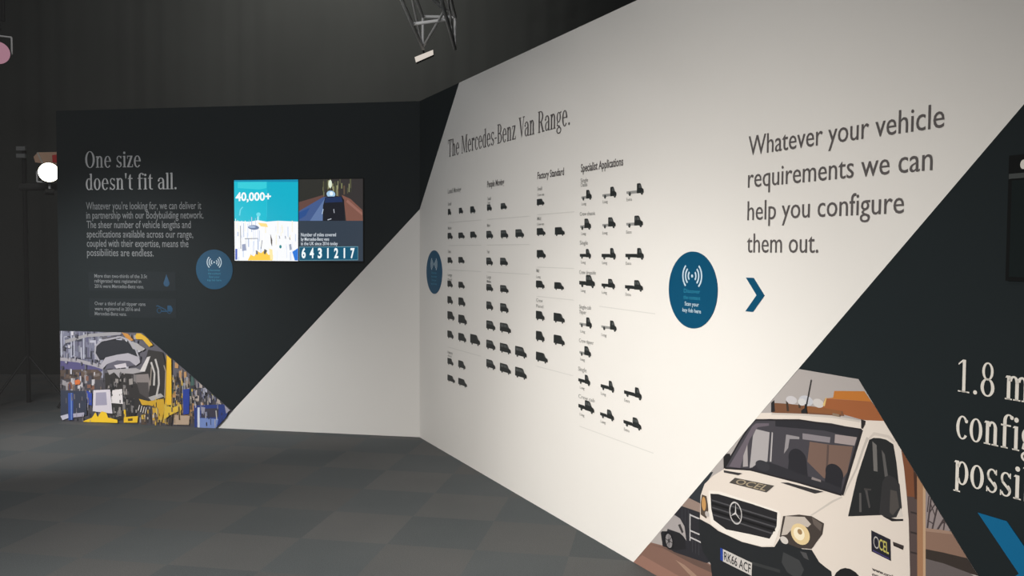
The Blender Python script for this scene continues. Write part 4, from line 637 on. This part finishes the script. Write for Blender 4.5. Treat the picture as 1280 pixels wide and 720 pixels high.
# ---------------------------------------------------------------- dark display on the right wall, cut by the frame
t = empty('wall_display', on(FR, 5.215, 1.522), 'switched-off black display on the dark wall at the right edge', 'screen')
bm = bmesh.new(); slab(bm, rect(0, 0, .62, .375), 0, .012); obj('housing', bm, BEZEL, t)
bm = bmesh.new(); slab(bm, rect(.012, .012, .608, .300), .012, .0135); obj('glass_panel', bm, mat('dark_glass', (22, 30, 31), 0.3, spec=0.15), t)
bm = bmesh.new(); slab(bm, rect(.004, .305, .616, .320), .012, .016); obj('divider_bar', bm, mat('grey_trim', (58, 63, 63), 0.5), t)
bm = bmesh.new(); slab(bm, ell(.046, .345, .010, .014, 14), .012, .0135); obj('white_mark', bm, LIGHTTXT, t)  # plain oval mark in the same white as the lettering

# ---------------------------------------------------------------- lamps and truss of the hall
def lamp(name, loc, to, r, depth, colr, e, label, group=None, clamp=(30, 31, 32), up=0.25):
    d = (Vector(to)-Vector(loc)).normalized(); M = d.to_track_quat('Z', 'Y').to_matrix().to_4x4(); M.translation = loc
    t = empty(name, M, label, 'lamp', group)
    bm = bmesh.new(); tube(bm, (0, 0, -depth), (0, 0, -.004), r*.75, 24, r*1.08); tube(bm, (0, 0, -depth-.05), (0, 0, -depth+.001), r*.5, 16, r*.75); obj('housing', bm, BLACKM, t)
    bm = bmesh.new(); tube(bm, (0, 0, -.004), (0, 0, .004), r, 28); obj('lens', bm, glow(colr, e), t)
    Mi = M.inverted(); upv = (Mi.to_3x3() @ Vector((0, 0, 1))).normalized(); sd = Vector((1, 0, 0)); sd = (sd-upv*sd.dot(upv)).normalized()
    c = Vector((0, 0, -depth*.55)); bm = bmesh.new()
    for s in (-1, 1): tube(bm, c+sd*s*r*1.0, c+sd*s*r*1.18, .012, 8); tube(bm, c+sd*s*r*1.16, c+sd*s*r*1.16+upv*up*.6, .009, 8)
    tube(bm, c-sd*r*1.16+upv*up*.6, c+sd*r*1.16+upv*up*.6, .009, 8); tube(bm, c+upv*up*.6, c+upv*up, .012, 8)
    obj('yoke', bm, METAL, t)
    bm = bmesh.new(); tube(bm, c+upv*(up-.03)-sd*.04, c+upv*(up-.03)+sd*.04, .034, 14); obj('clamp', bm, mat('clamp_metal', clamp, 0.5), t)
    return t
def bar(name, pts, r, label, cat='truss', base=None):
    t = empty(name, Matrix.Translation(pts[0]), label, cat); o = Vector(pts[0])
    for a, b in zip(pts[:-1], pts[1:]):
        bm = bmesh.new(); tube(bm, Vector(a)-o, Vector(b)-o, r); obj('tube', bm, BLACKM, t)
    return t
zl = 3.50
t = empty('lighting_truss', Matrix.Translation((-.70, 4.5, zl)), 'grey metal lighting truss hanging overhead above the dark far wall', 'truss')
A0 = Vector((-.70, 4.5, zl)); xl, xr = -.845, -.545; hh = .29
def seg(name, a, b, r, m=METAL):
    bm = bmesh.new(); tube(bm, Vector(a)-A0, Vector(b)-A0, r, 10); return obj(name, bm, m, t)
for x in (xl, xr):
    for z in (zl, zl+hh): seg('chord', (x, 2.0, z), (x, 8.0, z), .016)
ys = [8.0, 6.75, 5.5, 4.25, 3.0, 2.0]
for k in range(5):
    a, b = (xl, xr) if k % 2 == 0 else (xr, xl)
    seg('brace', (a, ys[k]-.03, zl), (b, ys[k+1], zl), .011)
    seg('brace', (b, ys[k], zl+hh), (a, ys[k+1], zl+hh), .010)
    for x in (xl, xr): seg('brace', (x, ys[k], zl+(hh if k % 2 else 0)), (x, ys[k+1], zl+(0 if k % 2 else hh)), .010)
for y in (7.98, 6.75):
    seg('cross_tube', (xl, y, zl+hh), (xr, y, zl+hh), .014)
seg('cross_tube', (xl, 7.15, zl), (xr, 7.0, zl), .014)
for x in (xl, xr): seg('end_post', (x, 7.98, zl), (x, 7.98, zl+hh), .012)
for y in (2.6, 6.2): seg('hanging_wire', (-.695, y, zl+hh), (-.695, y, 6.0), .006, BLACKM); seg('cross_tube', (xl, y, zl+hh), (xr, y, zl+hh), .014)

q = [(-0.924,8,3.421),(-0.912,8,3.373),(-0.748,8,3.446),(-0.752,8,3.49)]
c = Vector(q[0])
t = empty('strip_lamp', Matrix.Translation(c), 'small bright bar lamp hanging tilted from the far end of the truss', 'lamp')
def prism(name, pts, dy0, dy1, m, par, o):
    bm = bmesh.new(); a = [bm.verts.new(Vector(p)-o+Vector((0, dy0, 0))) for p in pts]; b = [bm.verts.new(Vector(p)-o+Vector((0, dy1, 0))) for p in pts]; n = len(pts)
    bm.faces.new(a); bm.faces.new(b[::-1])
    for k in range(n): bm.faces.new((a[k], b[k], b[(k+1) % n], a[(k+1) % n]))
    bmesh.ops.recalc_face_normals(bm, faces=bm.faces); return obj(name, bm, m, par)
prism('housing', q, .006, .07, BLACKM, t, c); prism('lens', q, 0, .006, glow((214, 204, 194), 1.0), t, c)
bm = bmesh.new(); tube(bm, (Vector(q[0])+Vector(q[3]))/2-c+Vector((0, .04, 0)), Vector((xl, 7.99, zl))-c, .008, 8); obj('hook', bm, BLACKM, t)

c = Vector([(-4.698,8.6,2.383)][0])
t = lamp('stage_lamp', c, (-.6, 0, 1.5), .095, .16, (255, 246, 220), 7.0, 'bright warm white stage lamp beside the left end of the dark far wall', 'stage lamps', up=-.17)
c2 = Vector([(-4.928,8.75,2.466)][0])
t = empty('gel_frame', Matrix.Translation(c2), 'small tan and red gel frame just above the bright stage lamp', 'gel frame')
prism('frame_plate', [(-4.934,8.75,2.556),(-4.892,8.75,2.601),(-4.67,8.75,2.607),(-4.672,8.75,2.467),(-4.919,8.75,2.499)], 0, .01, mat('tan_gel', (214, 176, 150), 0.5), t, c2)
prism('red_gel', [(-4.74,8.75,2.573),(-4.67,8.75,2.582),(-4.672,8.75,2.492),(-4.737,8.75,2.5)], -.006, 0, mat('red_gel', (210, 60, 60), 0.5), t, c2)
prism('strut', [(-4.896,8.75,2.597),(-4.88,8.75,2.601),(-4.82,8.75,2.475),(-4.837,8.75,2.47)], -.012, -.006, mat('pale_strut', (205, 195, 185), 0.5), t, c2)
b0, b1 = [Vector(v) for v in [(-5.059,8.8,2.247),(-4.321,8.8,2.268)]]
t = empty('lighting_stand', Matrix.Translation((b0.x, b0.y, 0)), 'black lighting stand with cross bar in the dark left of the far wall', 'stand'); o = Vector((b0.x, b0.y, 0))
STM = mat('dark_grey_stand', (62, 62, 62), 0.5, noise=0.1)
top = [(-5.052,8.8,2.66)][0]
bm = bmesh.new(); tube(bm, (0, 0, 0), (0, 0, top[2]), .022); obj('post', bm, BLACKM, t)
bm = bmesh.new(); tube(bm, b0-o-Vector((.04, 0, 0)), b1-o, .04, 12); obj('cross_bar', bm, STM, t)
bm = bmesh.new(); tube(bm, (b1.x-.05-o.x, b1.y-o.y, 0), (b1.x-.05-o.x, b1.y-o.y, b1.z), .022); obj('post', bm, BLACKM, t)
for x in (0, b1.x-.05-o.x):
    for k in range(3):
        bm = bmesh.new(); tube(bm, (x, b1.y*0, .5), (x+.4*math.cos(k*2.094), .4*math.sin(k*2.094), .012), .012, 8); obj('leg', bm, BLACKM, t)
for y0, y1 in ((184, 189), (192, 198)):
    pp = [(-5.278,8.8,4.162)][0]
    bm = bmesh.new(); zc = top[2]-.02-(.075 if y0 == 192 else 0); box(bm, (-.055, -.05, zc-.02), (.035, -.022, zc+.022)); obj('bracket', bm, mat('grey_bracket', (120, 122, 122), 0.5), t)
c = Vector([(-5.434,9,3.671)][0])
lamp('stage_lamp', c, (0.3, 0, 1.6), .115, .2, (205, 150, 168), 0.55, 'dim pink stage lamp high at the left edge of the frame', 'stage lamps', up=.3)
bm = bmesh.new(); tube(bm, (0, 0, 0), (0, 0, 6.0-c.z-.36), .02); o = obj('hanging_pipe', bm, BLACKM); o.location = (c.x, c.y+.11, c.z+.36); tag(o, 'black pipe holding the dim pink stage lamp', 'pipe')
